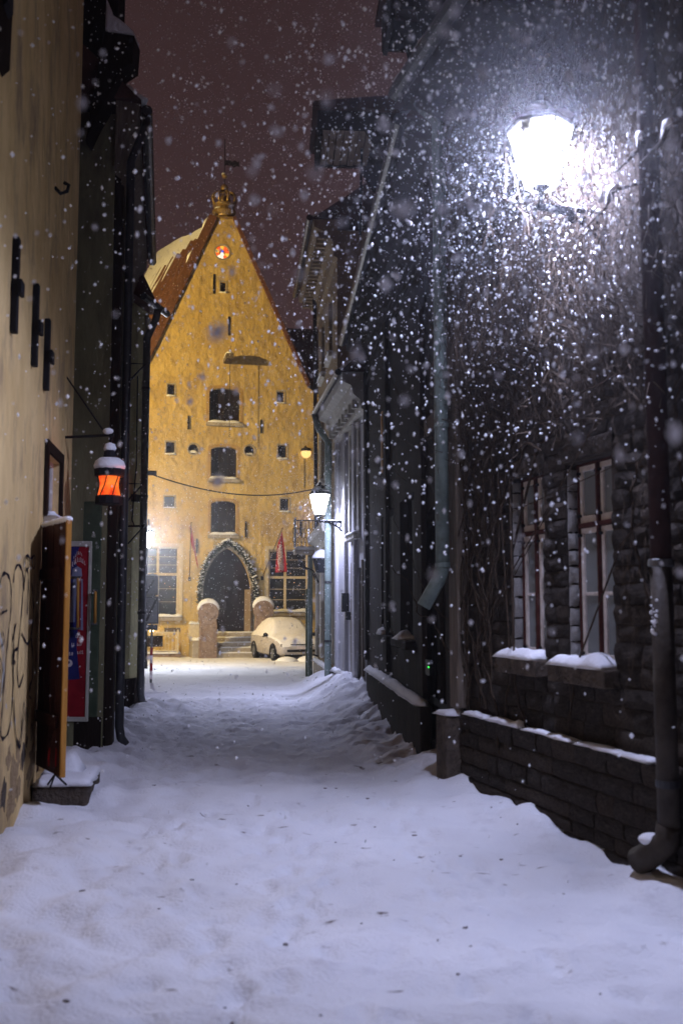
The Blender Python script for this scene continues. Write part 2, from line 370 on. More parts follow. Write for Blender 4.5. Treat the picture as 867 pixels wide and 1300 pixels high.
def trail(x, y, dx, dy, n):
    for k in range(n):
        s = 1 if k % 2 else -1; PRINTS.append((x + s*.09 + rp_.gauss(0,.03), y + rp_.gauss(0,.04), math.atan2(-dx, dy) + rp_.gauss(0,.12), rp_.uniform(.5,1.1))); x += dx; y += dy
trail(-1.5, 3.0, .03, .36, 14); trail(-.7, 3.1, .06, .38, 14); trail(.1, 2.9, -.05, .37, 15); trail(.75, 3.0, -.02, .36, 15); trail(-.2, 3.3, -.10, .35, 12); trail(1.3, 3.2, -.06, .36, 10); trail(-1.0, 3.6, .12, .33, 9)
for k in range(60):
    y = rp_.uniform(3.0, 9.0); x = rp_.uniform(-1.9, 1.3) * (0.55 + 0.45*rp_.random()); PRINTS.append((x, y, rp_.uniform(-0.9, 0.9), rp_.uniform(0.2, 0.8)))
def prints(x, y):
    d = 0.0
    for px, py, a, k in PRINTS:
        dx, dy = x-px, y-py
        if abs(dx) > 0.26 or abs(dy) > 0.26: continue
        u = dx*math.cos(a) + dy*math.sin(a); v = -dx*math.sin(a) + dy*math.cos(a)
        q = (u/0.055)**2 + (v/0.135)**2
        if q > 4: continue
        d += k * (-0.034 * (1 - sstep(.55, 1.3, q)) + .011 * math.exp(-((q-1.6)/.5)**2)) * (.75 + .5*nz2(x, y, 14, 3))
    return max(d, -.055)
def axis(segs):
    o = [segs[0][0]]
    for a, b, st in segs:
        k = max(1, int(round((b-a)/st))); o += [a + (b-a)*(i+1)/k for i in range(k)]
    return o
xs = axis([(-260,-60,50),(-60,-14,8),(-14,-4.2,0.5),(-4.2,-2.6,0.06),(-2.6,2.4,0.03),(2.4,3.0,.05),(3.0,6,0.4),(6,20,3),(20,260,60)])
ys = axis([(-60,1,10),(1,2.6,0.4),(2.6,9.5,0.03),(9.5,20,0.055),(20,40,0.14),(40,60,2),(60,400,60)])
vs = []
for y in ys:
    for x in xs: vs.append((x, y, gh(x, y) + (prints(x, y) if y < 9 and abs(x) < 2.6 else 0)))
nx = len(xs)
fs = [(j*nx+i, j*nx+i+1, (j+1)*nx+i+1, (j+1)*nx+i) for j in range(len(ys)-1) for i in range(nx-1)]
g = MB(); g.v = vs; g.f = fs
gm = mat('trodden_snow', (0.84,0.85,0.88), (0.76,0.77,0.81), 0.8, 1.2, 0.6, 45, c3=(0.56,0.56,0.60), s3=3.4, t3=(0.56,0.84))
# scattered grit and trodden-in leaf crumbs
n = gm.node_tree; b = n.nodes['Principled BSDF']; src = b.inputs['Base Color'].links[0].from_socket
tcn = n.nodes.new('ShaderNodeTexCoord'); t1 = n.nodes.new('ShaderNodeTexNoise'); t1.inputs['Scale'].default_value = 11; t1.inputs['Detail'].default_value = 4
t2 = n.nodes.new('ShaderNodeTexNoise'); t2.inputs['Scale'].default_value = 0.9; mpn = n.nodes.new('ShaderNodeMapping'); mpn.inputs['Scale'].default_value = (0.6,1.3,1)
n.links.new(tcn.outputs['Object'], mpn.inputs[0]); n.links.new(mpn.outputs[0], t1.inputs['Vector']); n.links.new(tcn.outputs['Object'], t2.inputs['Vector'])
ad = n.nodes.new('ShaderNodeMath'); ad.operation = 'MULTIPLY_ADD'; ad.inputs[1].default_value = 0.35; n.links.new(t2.outputs[0], ad.inputs[0]); n.links.new(t1.outputs[0], ad.inputs[2])
mrn = n.nodes.new('ShaderNodeMapRange'); mrn.inputs[1].default_value = 0.865; mrn.inputs[2].default_value = 0.95; n.links.new(ad.outputs[0], mrn.inputs[0])
mm = n.nodes.new('ShaderNodeMix'); mm.data_type = 'RGBA'; n.links.new(mrn.outputs[0], mm.inputs[0]); n.links.new(src, mm.inputs[6]); mm.inputs[7].default_value = (0.17,0.14,0.13,1); n.links.new(mm.outputs[2], b.inputs['Base Color'])
gr = g.build('ground', gm, None, smooth=True, fix=False); tag(gr, 'trodden snow covering the lane and the square', kind='structure')

# ------------------------------------------------------------------ the gabled hall at the end of the lane
hall = house('gabled_hall', 'tall yellow gabled guild hall closing the end of the lane', HALL)
H = HALL.on
GZ = H(290, 833)[1]
zb = GZ - 0.6
lb = H(170, 832)[0]; rb = H(410, 832)[0]
pl = [H(199,439), H(276,277), H(295,277), H(390,491)]
kl = H(186,464); 
le = (lb, kl[1] - (kl[0]-lb)*1.2); re = (rb, H(408,505)[1])
outline = [(lb, zb), (rb, zb), re, pl[3], pl[2], pl[1], pl[0], kl, le]
hatch = [archpts(HALL.rect(266,493,305,537), 0.16), archpts(HALL.rect(268,567,301,608), 0.14), archpts(HALL.rect(268,636,300,679), 0.14)]
smalls = [HALL.rect(*r) for r in ((213,488,222,503),(352,497,361,512),(211,561,222,577),(353,565,364,583),(209,630,222,645),(356,633,367,650),(280,358,287,372))]
slits = [HALL.rect(271,348,273,373), HALL.rect(290,402,292,426)]
big = [HALL.rect(176,694,227,783), HALL.rect(341,698,391,777)]
rnd = [(H(246,570), 0.21), (H(317,572), 0.21)]
rose = (H(282.5,320), 0.30)
d0 = H(257,802); d1 = H(319,802); ds = H(288,696)
sx0, sx1 = d0[0], d1[0]; cx = (sx0+sx1)/2; zs = H(288,757)[1]; ztop = ds[1]; zfl = H(288,803)[1]
def gothic(x0, x1, z0, z1, zt, n=9):
    c = (x0+x1)/2; l = [(x0, z0), (x1, z0)]
    for i in range(n+1):
        t = i/n; l.append((x1 - (x1-c)*(1-math.cos(t*math.pi/2.35))/(1-math.cos(math.pi/2.35)), z1 + (zt-z1)*math.sin(t*math.pi/2.35)/math.sin(math.pi/2.35)))
    for i in range(n-1, -1, -1):
        t = i/n; l.append((x0 + (c-x0)*(1-math.cos(t*math.pi/2.35))/(1-math.cos(math.pi/2.35)), z1 + (zt-z1)*math.sin(t*math.pi/2.35)/math.sin(math.pi/2.35)))
    return l
door_hole = gothic(sx0, sx1, zfl, zs, ztop)
MB().wall(outline, hatch + [rectpts(r) for r in smalls] + [rectpts(r) for r in slits] + [rectpts(r) for r in big] + [circ(c, r) for c, r in rnd] + [circ(*rose)] + [door_hole], 0.35, 0.9).build('wall', M['hall'], hall)
# roof: the plot runs back obliquely, so the ridge leans away to one side
rv = Vector((-3.4, 4.5)); rl = Vector((rv.x*HALL.u.x + rv.y*HALL.u.y, rv.x*HALL.n.x + rv.y*HALL.n.y))
def back(p, k=1.0, y=0.0): return (p[0] + rl.x*k, y + rl.y*k, p[1])
apx = ((pl[1][0]+pl[2][0])/2, pl[1][1] + 0.15)
mb = MB()
for a, b_ in ((le, apx), (apx, re)):
    d = Vector((b_[0]-a[0], b_[1]-a[1])).normalized(); nn = Vector((-d.y, d.x)) * 0.12
    A = [(a[0], 0.3, a[1]), (b_[0], 0.3, b_[1]), back(b_, 1, 0.3), back(a, 1, 0.3)]
    mb.add(A + [(p[0]+nn.x, p[1], p[2]+nn.y) for p in A], [(0,1,2,3),(7,6,5,4),(0,4,5,1),(1,5,6,2),(2,6,7,3),(3,7,4,0)])
mb.add([back(le,1,.3), back(re,1,.3), back(apx,1,.3), back((lb,zb),1,.3), back((rb,zb),1,.3), (lb,.9,zb), (lb,.9,le[1]), (rb,.9,zb), (rb,.9,re[1])], [(0,1,2),(3,4,1,0),(5,3,0,6),(7,8,1,4)])
roof = mb.build('roof', M['tile'], hall)
# verges: a thick moulded band up each slope of the gable
def verge(a, b_, w, yy0, yy1, name, m, k=0.0):
    d = Vector((b_[0]-a[0], b_[1]-a[1])).normalized(); nn = Vector((-d.y, d.x))
    if nn.y < 0: nn = -nn
    a = Vector(a) + nn*k; b_ = Vector(b_) + nn*k
    q = [(a.x,a.y),(b_.x,b_.y),(b_.x+nn.x*w,b_.y+nn.y*w),(a.x+nn.x*w,a.y+nn.y*w)]
    return MB().prism_y(q, yy0, yy1).build(name, m, hall)
verge(kl, pl[0], 0.30, -0.12, 0.7, 'verge', M['tile'], 0.003)
verge(pl[0], pl[1], 0.34, -0.12, 0.7, 'verge', M['tile'], 0.003)
verge(pl[2], pl[3], 0.14, -0.14, 0.6, 'verge', M['tile'], 0.003)
# pantile columns on the slope that shows, snow lying between them
sl = Vector((apx[0]-le[0], apx[1]-le[1])); slen = sl.length; sd = sl.normalized(); sn = Vector((-sd.y, sd.x))
for i in range(11):
    k = 0.08 + i*0.075
    a = Vector((le[0], le[1])) + sn*0.16 + sd*0.1; b_ = Vector((apx[0], apx[1])) + sn*0.16 - sd*(0.25 + 0.35*random.random() + (0.14*i))
    MB().tube([(a.x + rl.x*k, 0.3 + rl.y*k, a.y), ((a.x+b_.x)/2 + rl.x*k, 0.3 + rl.y*k, (a.y+b_.y)/2), (b_.x + rl.x*k, 0.3 + rl.y*k, b_.y)], 0.135, 6).build('tile_row', M['tile'], hall)
q0 = Vector((le[0], le[1])) + sn*0.15; q1 = Vector((apx[0], apx[1])) + sn*0.15
mb = MB(); NN = 24
for i in range(NN+1):
    for j in range(NN+1):
        k = 0.07 + 0.93*i/NN; t = j/NN; p = q0*(1-t) + q1*t
        h = 0.01 + 0.15*sstep(0.25, 0.8, i/NN + 0.35*t - 0.25 + 0.2*noise.noise(Vector((i*0.4, j*0.4, 0)))) - 0.05*(i == NN)
        mb.v.append((p.x + sn.x*h + rl.x*k, 0.3 + rl.y*k, p.y + sn.y*h))
for i in range(NN):
    for j in range(NN): a = i*(NN+1)+j; mb.f.append((a, a+1, a+NN+2, a+NN+1))
mb.build('roof_snow', M['snow'], hall, smooth=True)
# snow lying on the verge near the top
for t0, t1 in ((0.62,0.72),(0.88,0.99)):
    d = Vector((pl[1][0]-pl[0][0], pl[1][1]-pl[0][1])); nn = Vector((-d.y, d.x)).normalized()
    a = Vector(pl[0]) + d*t0 + nn*0.343; b_ = Vector(pl[0]) + d*t1 + nn*0.343
    MB().tube([(a.x, 0.15, a.y), ((a.x+b_.x)/2, 0.12, (a.y+b_.y)/2 + 0.03), (b_.x, 0.15, b_.y)], [0.03,0.10,0.05], 7).build('verge_snow', M['snow'], hall, smooth=True)
# small openings
def bars(rect, y, m, parent, n=1):
    s0, s1, z0, z1 = rect
    for i in range(n):
        c = s0 + (s1-s0)*(i+1)/(n+1); MB().box(c-0.012, c+0.012, y-0.02, y, z0, z1).build('window_bar', m, parent)
for r in smalls:
    s0, s1, z0, z1 = r
    wn = MB().box(s0+.004, s1-.004, 0.15, 0.20, z0+.004, z1-.004).build('window', M['pane'], hall)
    bars((s0, s1, z0+.01, z1-.01), 0.148, M['wood_dark'], wn)
    MB().snow(s0-0.06, s1+0.06, -0.12, 0.14, z0, 0.07, seed=s0*3).build('sill_snow', M['snow'], hall, smooth=True)
    mb = MB(); t = 0.055
    mb.box(s0-t, s0-.002, -0.02, 0.05, z0-.01, z1+t).box(s1+.002, s1+t, -0.02, 0.05, z0-.01, z1+t).box(s0-.001, s1+.001, -0.02, 0.05, z1+.002, z1+t)
    mb.build('window_surround', M['limestone'], hall)
for h_ in hatch:
    xs_ = [p[0] for p in h_]; zs_ = [p[1] for p in h_]; s0, s1, z0, z1 = min(xs_), max(xs_), min(zs_), max(zs_)
    hd = empty('hatch'); hd.parent = hall
    for k in range(6):
        a = s0 + (s1-s0)*k/6; MB().box(a+.006, a+(s1-s0)/6-.006, 0.22 + 0.008*(k % 2), 0.30, z0+.003, z1-.003).build('plank', M['wood_dark'], hd)
    MB().box(s0+.01, s1-.01, 0.185, 0.218, (z0+z1)/2-.04, (z0+z1)/2+.02).build('iron_strap', M['iron'], hd)
    MB().box((s0+s1)/2-.02, (s0+s1)/2+.02, 0.18, 0.216, z0+.01, z1-.05).build('cover_strip', M['wood_dark'], hd)
    MB().snow(s0-0.08, s1+0.08, -0.16, 0.2, z0, 0.10, seed=z0).build('sill_snow', M['snow'], hall, smooth=True)
    MB().box(s0-0.12, s1+0.12, -0.12, -0.002, z0-0.14, z0-.002).build('sill', M['limestone'], hall, bevel=.01)
    mb = MB(); N = len(h_)
    for i in range(1, N):
        a = h_[i]; b_ = h_[(i+1) % N]; c = ((s0+s1)/2, (z0+z1)/2)
        def outp(p): dx = 0.12 if p[0] > c[0]+.01 else (-0.12 if p[0] < c[0]-.01 else 0); return (p[0]+dx, p[1] + (0.11 if p[1] > z1-0.3 else 0))
        mb.add([(a[0],-.015,a[1]),(b_[0],-.015,b_[1]),(outp(b_)[0],-.015,outp(b_)[1]),(outp(a)[0],-.015,outp(a)[1]),
                (a[0],.03,a[1]),(b_[0],.03,b_[1]),(outp(b_)[0],.03,outp(b_)[1]),(outp(a)[0],.03,outp(a)[1])],[(0,1,2,3),(0,4,5,1),(2,6,7,3)])
    mb.build('hatch_surround', mat('tan_surround', (0.45,0.30,0.13), (0.33,0.21,0.09), 0.9, 6, 0.5), hall)
for r in slits: MB().box(r[0]-.01, r[1]+.01, -0.03, -0.002, r[2], r[3]).build('wall_anchor', M['iron'], hall)
for x, y0, y1 in ((239.5,528,545),(331.5,533,550),(189,659,681),(312,662,682),(381,662,681),(250,684,702)):
    r = HALL.rect(x-1, y0, x+1, y1); MB().box(r[0], r[1], -0.06, -0.002, r[2], r[3]).box((r[0]+r[1])/2-.05, (r[0]+r[1])/2+.05, -0.05, -0.003, (r[2]+r[3])/2-.03, (r[2]+r[3])/2+.03).build('wall_anchor', M['iron'], hall)
for c, r in rnd:
    wn = MB().prism_y(circ(c, r-.003), 0.16, 0.2).build('round_window', M['pane'], hall)
    MB().snow(c[0]-r*0.8, c[0]+r*0.8, 0.0, 0.15, c[1]-r*0.72, 0.12, seed=c[0]).build('sill_snow', M['snow'], hall, smooth=True)
    mb = MB(); 
    for k in range(14):
        a0 = 2*math.pi*k/14; a1 = 2*math.pi*(k+1)/14
        mb.bar((c[0]+(r+.03)*math.cos(a0), 0.0, c[1]+(r+.03)*math.sin(a0)), (c[0]+(r+.03)*math.cos(a1), 0.0, c[1]+(r+.03)*math.sin(a1)), 0.05, 0.05, Vector((0,1,0)))
    mb.build('round_frame', M['limestone'], hall)
# the lit stained-glass roundel
c, r = rose
rw = empty('stained_window'); rw.parent = hall
def sector(a0, a1, r0, r1, n=5):
    return [(c[0]+r1*math.cos(a0+(a1-a0)*i/n), c[1]+r1*math.sin(a0+(a1-a0)*i/n)) for i in range(n+1)] + [(c[0]+r0*math.cos(a1-(a1-a0)*i/n), c[1]+r0*math.sin(a1-(a1-a0)*i/n)) for i in range(n+1)]
GC = {'g_red': (1.0,0.12,0.02), 'g_yel': (1.0,0.55,0.06), 'g_blu': (0.05,0.10,0.75), 'g_wht': (1.0,0.85,0.6)}
for k_, v_ in GC.items(): M[k_] = emis('lit_glass_'+k_[2:], v_, 1.3 if k_ != 'g_wht' else 1.6)
cols = ['g_red','g_yel','g_red','g_red','g_yel','g_red','g_yel','g_red','g_wht','g_wht']
for k in range(10):
    a0 = 2*math.pi*k/10; MB().prism_y(sector(a0+.03, a0+2*math.pi/10-.03, r*0.42, r*0.96), 0.10, 0.13).build('glass_piece', M[cols[(k+2) % 10]], rw)
MB().prism_y([(c[0]-.05,c[1]+.02),(c[0]+.05,c[1]+.02),(c[0]+.06,c[1]+.12),(c[0]-.06,c[1]+.12)], 0.10, 0.13).build('glass_piece', M['g_blu'], rw)
MB().prism_y([(c[0]-.09,c[1]-.11),(c[0]+.09,c[1]-.11),(c[0]+.05,c[1]+.015),(c[0]-.05,c[1]+.015)], 0.10, 0.13).build('glass_piece', M['g_wht'], rw)
mb = MB()
for k in range(20):
    a0 = 2*math.pi*k/20; a1 = 2*math.pi*(k+1)/20
    mb.bar((c[0]+(r+.02)*math.cos(a0), 0.0, c[1]+(r+.02)*math.sin(a0)), (c[0]+(r+.02)*math.cos(a1), 0.0, c[1]+(r+.02)*math.sin(a1)), 0.06, 0.06, Vector((0,1,0)))
mb.build('window_ring', M['limestone'], rw)
# tall cross windows
for wi, r in enumerate(big):
    s0, s1, z0, z1 = r; wn = empty('cross_window'); wn.parent = hall
    xm = H(200.5 if wi == 0 else 362.5, 740)[0]; zt = H(210, 729 if wi == 0 else 732)[1]
    ft = 0.07
    def fr(x0, x1, za, zb_): MB().box(x0, x1, 0.06, 0.18, za, zb_).build('frame_bar', M['cream'], wn, bevel=.008)
    fr(s0+.003, s0+ft, z0+.003, z1-.003); fr(s1-ft, s1-.003, z0+.003, z1-.003); fr(s0+ft+.002, s1-ft-.002, z0+.003, z0+ft); fr(s0+ft+.002, s1-ft-.002, z1-ft, z1-.003)
    fr(xm-.05, xm+.05, z0+ft+.002, z1-ft-.002); fr(s0+ft+.002, xm-.052, zt-.05, zt+.05); fr(xm+.052, s1-ft-.002, zt-.05, zt+.05)
    for (a, b_) in ((s0+ft, xm-.05), (xm+.05, s1-ft)):
        for (za, zb_) in ((z0+ft, zt-.05), (zt+.05, z1-ft)):
            MB().box(a+.003, b_-.003, 0.13, 0.15, za+.003, zb_-.003).build('pane', M['pane'], wn)
            nb = 3
            for k in range(1, nb): zz = za + (zb_-za)*k/nb; MB().box(a+.004, b_-.004, 0.118, 0.129, zz-.011, zz+.011).build('glazing_bar', M['cream'], wn)
            xx = (a+b_)/2
    MB().box(s0-0.15, s1+0.15, -0.16, -0.002, z0-0.16, z0-.002).build('sill', M['limestone'], hall, bevel=.01)
    MB().snow(s0-0.18, s1+0.18, -0.2, 0.1, z0, 0.12, nx=22, seed=wi*4.1).build('sill_snow', M['snow'], hall, smooth=True)
    MB().box(s0-.16, s0-.002, -.03, -.002, z0+.004, z1+.14).box(s1+.002, s1+.16, -.03, -.002, z0+.004, z1+.14).box(s0-.001, s1+.001, -.03, -.002, z1+.003, z1+.14).build('window_surround', M['cream'], hall)
    mb = MB()
    for k in range(9): MB().ball((s0+ft+.05+(s1-s0-2*ft-.1)*((k*0.37+0.1) % 1), 0.115, z0+.15+(z1-z0-.3)*((k*0.61+.2) % 1)), 0.012, 6, 4).build('warm_dot', emis('warm_dot', (1,0.5,0.18), 3.0) if 'warmdot' not in M else M['warmdot'], wn)  # small warm glowing dots spread over the panes
# hoist beam
p = H(288, 459); bx = p[0]
MB().box(bx-.13, bx+.17, -0.95, -0.002, p[1]-.10, p[1]+.12).build('hoist_beam', M['wood_grey'], hall, bevel=.02)
MB().snow(bx-.15, bx+.19, -0.98, -0.02, p[1]+.12, 0.13, seed=2).build('beam_snow', M['snow'], hall, smooth=True)
MB().tube([(bx+.05,-0.8,p[1]-.1),(bx+.05,-0.8,H(296,560)[1])], 0.012, 5).build('hoist_rope', M['iron'], hall)
# crown finial
ac = ((pl[1][0]+pl[2][0])/2, 0.25, pl[1][1])
fn = empty('crown_finial', (ac[0], ac[1], ac[2])); fn.parent = hall
MB().box(-.36,.36,-.36,.36,0.003,.10).build('plinth', M['gilt'], fn, bevel=.02)
MB().lathe([(.30,.10),(.34,.2),(.46,.30),(.50,.34),(.50,.40),(.42,.44),(.40,.56),(.47,.60),(.48,.66),(.30,.70),(.16,.74)], n=16).build('pedestal', M['gilt'], fn)
for k in range(8):
    a = 2*math.pi*k/8 + .2; pts = []
    for t in range(9):
        u = t/8; rr = .40 + .14*math.sin(math.pi*min(1, u*1.35)) - .42*u**2.2; zz = .68 + .62*math.sin(u*math.pi/2)
        pts.append((rr*math.cos(a), rr*math.sin(a), zz))
    MB().tube(pts, [.05,.055,.055,.05,.05,.045,.045,.04,.04], 6).build('crown_rib', M['gilt'], fn, smooth=True)
    MB().ball((.5*math.cos(a), .5*math.sin(a), .92), .06, 7, 5).build('crown_pearl', M['gilt'], fn, smooth=True)
MB().ball((0,0,.88), .2, 10, 8, 1.2).build('inner_bulb', M['gilt'], fn, smooth=True)
MB().ball((0,0,1.42), .16, 12, 8, 1.1).build('orb', M['gilt'], fn, smooth=True)
MB().ball((0,0,1.95), .12, 12, 8).build('orb', M['gilt'], fn, smooth=True)
MB().ball((-.03,0,2.02), .10, 10, 6, .7).build('orb_snow', M['snow'], fn, smooth=True)
MB().tube([(0,0,1.5),(0,0,3.55)], .02, 6).build('vane_rod', M['iron'], fn)
MB().prism_y([(.0,2.62),(.22,2.66),(.30,2.60),(.44,2.68),(.52,2.60),(.62,2.66),(.60,2.50),(.64,2.40),(.50,2.44),(.40,2.34),(.28,2.44),(.0,2.42)], -.012, .012).build('weather_vane', M['iron'], fn)
mb = MB(); mb.snow(-.42,-.05,-.40,.2,.40,.10,seed=4); mb.build('ledge_snow', M['snow'], fn, smooth=True)
# doorway
MB().prism_y([(cx+(p[0]-cx)*.995, p[1]-.004) for p in door_hole], 0.30, 0.345).build('porch_dark_sheet', M['wood_dark'], hall)  # dark sheet standing in for the porch's unlit depth
dr = empty('door'); dr.parent = hall
lx = H(288,780)[0]
for k in range(5):
    a = sx0+.03 + (lx+.1-sx0)*k/5; MB().box(a+.004, a+(lx+.1-sx0)/5-.004, 0.24+.006*(k%2), 0.295, zfl+.01, zs+.3).build('door_board', M['wood_dark'], dr)
MB().bar((sx1-.22, 0.30, (zfl+zs)/2+.1), (sx1-.05, -0.25, (zfl+zs)/2+.1), 0.05, zs-zfl+.35).build('door_leaf', M['plank'], dr)
MB().tube([(lx, .24, zfl+1.0),(lx,.18,zfl+1.05),(lx,.18,zfl+1.25),(lx,.24,zfl+1.3)], .018, 6).build('handle', M['iron'], dr)
mb = MB(); out_h = gothic(sx0-.16, sx1+.16, zfl, zs-.05, ztop+.22)
k0 = door_hole[1:]+[door_hole[0]]; k1 = out_h[1:]+[out_h[0]]
for i in range(len(k0)-1):
    a, b_, c_, d_ = k0[i], k0[i+1], k1[i+1], k1[i]
    mb.add([(a[0],-.06,a[1]),(b_[0],-.06,b_[1]),(c_[0],-.06,c_[1]),(d_[0],-.06,d_[1]),(a[0],.02,a[1]),(b_[0],.02,b_[1]),(c_[0],-.002,c_[1]),(d_[0],-.002,d_[1])],[(0,1,2,3),(0,4,5,1),(2,6,7,3)])
mb.build('arch_moulding', M['limestone'], hall)
arcpts = [p for p in out_h[2:]]
arcpts = [(sx1+.16, zfl+1.15)] + arcpts + [(sx0-.16, zfl+1.15)]
gl = thing('garland', 'dark green spruce garland hung around the pointed doorway arch, dusted with snow', 'garland', (HALL.p0.x, HALL.p0.y, 0), HALL.ang)
mb = MB(); ms = MB(); rg = random.Random(3)
def along(pts, step):
    acc = []
    for a, b_ in zip(pts, pts[1:]):
        a = Vector(a); b_ = Vector(b_); n_ = max(1, int((b_-a).length/step))
        for i in range(n_): acc.append(a + (b_-a)*i/n_)
    return acc
for p in along(arcpts, 0.035):
    for k in range(5):
        v = Vector((rg.gauss(0,1), rg.gauss(-.5,.7), rg.gauss(0,1))).normalized()*rg.uniform(.08,.2)
        q = Vector((p.x + rg.uniform(-.05,.05), -.14, p.y + rg.uniform(-.05,.05)))
        mb.bar(q, q+v, .035, .02)
    if rg.random() < .8: ms.ball((p.x+rg.uniform(-.12,.12), -.2+rg.uniform(-.06,.06), p.y+.12+rg.uniform(-.04,.06)), rg.uniform(.025,.06), 6, 4, .6)
tag(mb.build('needles', M['spruce'], gl), kind='stuff'); tag(ms.build('snow_dusting', M['snow'], gl, smooth=True), kind='stuff')
# snow hood ridge over the arch
mb = MB(); pp = [Vector(p) for p in out_h[3:-1]]
mb.tube([(p.x, -.10, p.y+.13) for p in pp], [.05+.02*math.sin(i*1.7) for i in range(len(pp))], 6); mb.build('hood_snow', M['snow'], hall, smooth=True)
# steps
zg = GZ
st0 = H(272, 815)[0]; st1 = H(324, 815)[0]
nst = 5; rise = (zfl - zg - .02)/nst
for k in range(nst):
    zt_ = zfl - k*rise; y1_ = -0.15 - .32*k; y0_ = y1_ - .32
    if k == 0: y1_ = .34
    MB().box(st0 - .02*k, st1 + .02*k, y0_, y1_ if k == 0 else y1_ + .03, zg-.3, zt_-.004*k).build('step', M['limestone'], hall, bevel=.012)
    MB().snow(st0, st1, y0_+.07, y1_+.02, zt_-.004*k, .05, nx=14, seed=k*1.3).build('step_snow', M['snow'], hall, smooth=True)
# cheek walls and round-headed stone slabs on each side
def stele(px, pyt, pyb, hw, yo, label):
    x = H(px, pyb, -yo)[0]; s = thing('carved_slab', label, 'stone slab', (0,0,0), HALL.ang, 'stone slabs flanking the doorstep')
    wp = HALL.world(x, -yo, 0); s.location = (wp.x, wp.y, 0)
    zt_ = H(px, pyt, -yo)[1]; rr = hw*1.08; zc = zt_ - rr
    prof = [(-hw*.92, zg-.3), (hw*.92, zg-.3), (hw*.92, zc-.5), (hw*.86, zc-rr*.75)]
    prof += [(rr*math.cos(a), zc + rr*math.sin(a)) for a in [(-40 + 260*i/12)*math.pi/180 for i in range(13)]]
    prof += [(-hw*.86, zc-rr*.75), (-hw*.92, zc-.5)]
    MB().prism_y(prof, -.14, .14).build('slab', M['stele'], s, bevel=.015)
    MB().prism_y(circ((0, zc), rr*.68, 18), -.165, -.142).build('roundel', M['stele'], s, bevel=.01)
    MB().prism_y([(-hw*.6, zg+.15), (hw*.6, zg+.15), (hw*.6, zc-rr*1.15), (-hw*.6, zc-rr*1.15)], -.16, -.142).build('relief_panel', M['stele'], s, bevel=.008)
    mb = MB(); mb.tube([(rr*.99*math.cos(a), 0, zc + rr*.99*math.sin(a)+.02) for a in [R(12 + 156*i/10) for i in range(11)]], [.05,.09,.12,.14,.15,.15,.15,.14,.12,.09,.05], 8)
    mb.build('snow_cap', M['snow'], s, smooth=True)
    return s
SY = -1.75
stele(264, 765, 832, .36, SY, 'round-headed carved stone slab beside the open steps, on the wreath side')
stele(334, 762, 832, .36, SY, 'round-headed carved stone slab standing behind the snowed-in car')
xa = H(247,800)[0]; xb = H(256,800)[0]
MB().box(xa-.2, st0-.06, SY+.1, -.003, zg-.3, zfl-.25).build('cheek_wall', M['limestone'], hall, bevel=.015)
MB().snow(xa-.22, st0-.05, SY+.1, -.02, zfl-.25, .1, nx=10, seed=8).build('cheek_snow', M['snow'], hall, smooth=True)
MB().box(xa-.25, xa+.15, -.6, -.004, zfl-.24, zfl+.35).build('cheek_pier', M['cream'], hall, bevel=.015)
MB().snow(xa-.27, xa+.17, -.63, -.01, zfl+.35, .1, seed=9).build('cheek_snow', M['snow'], hall, smooth=True)
MB().box(st1+.06, st1+.5, SY+.1, -.003, zg-.3, zfl-.1).build('cheek_wall', M['limestone'], hall, bevel=.015)
MB().snow(st1+.05, st1+.52, SY+.1, -.02, zfl-.1, .1, seed=10).build('cheek_snow', M['snow'], hall, smooth=True)
# window-well terrace with railing and notice board, on the lantern side
xr0 = lb+.1; xr1 = H(224,830)[0]
MB().box(xr0, xr1+.12, -.9, -.003, zg-.3, zg+.16).build('terrace', M['stele'], hall, bevel=.015)
MB().snow(xr0, xr1+.14, -.94, -.02, zg+.16, .12, nx=18, seed=11).build('terrace_snow', M['snow'], hall, smooth=True)
rl_ = empty('railing'); rl_.parent = hall
z2 = zg+.28; z3 = H(210,802)[1]
MB().box(xr0, xr1, -.86, -.82, z3-.04, z3+.02).build('rail', M['cream'], rl_); MB().box(xr0, xr1, -.86, -.82, z2-.02, z2+.02).build('rail', M['cream'], rl_)
kk = 0
x = xr0 + .03
while x < xr1: MB().box(x-.012, x+.012, -.85, -.83, z2+.021, z3-.041).build('baluster', M['cream'], rl_); x += .13
MB().box(xr1-.03, xr1+.03, -.87, -.81, zg+.17, z3+.1).build('newel', M['cream'], rl_)
r = HALL.rect(178,808,207,821,.9); nb_ = thing('notice_board', 'small dark board fixed to the yellow railing below the tall window', 'board', (HALL.p0.x, HALL.p0.y, 0), HALL.ang)
MB().box(r[0], r[1], -.93, -.88, r[2], r[3]).build('panel', M['wood_dark'], nb_, bevel=.01); MB().box(r[0]-.03, r[1]+.03, -.95, -.87, r[3]+.002, r[3]+.03).build('top_rail', M['iron'], nb_)
r = HALL.rect(209,797,229,802); MB().box(r[0], r[1], -.03, -.002, r[2], r[3]).build('plaque', M['wood_grey'], hall)
# small lit lamp under the window
lp = H(193, 800, .3); wl = thing('sill_lamp', 'small glowing wall lamp under the tall window, behind the sign post', 'lamp', tuple(HALL.world(lp[0], .22, lp[1])), HALL.ang)
MB().ball((0,0,0), .09, 10, 8).build('globe', emis('warm_globe', (1.0,0.72,0.35), 14.0), wl, smooth=True); MB().box(-.03,.03,.0,.22,-.03,.03).build('bracket', M['iron'], wl)
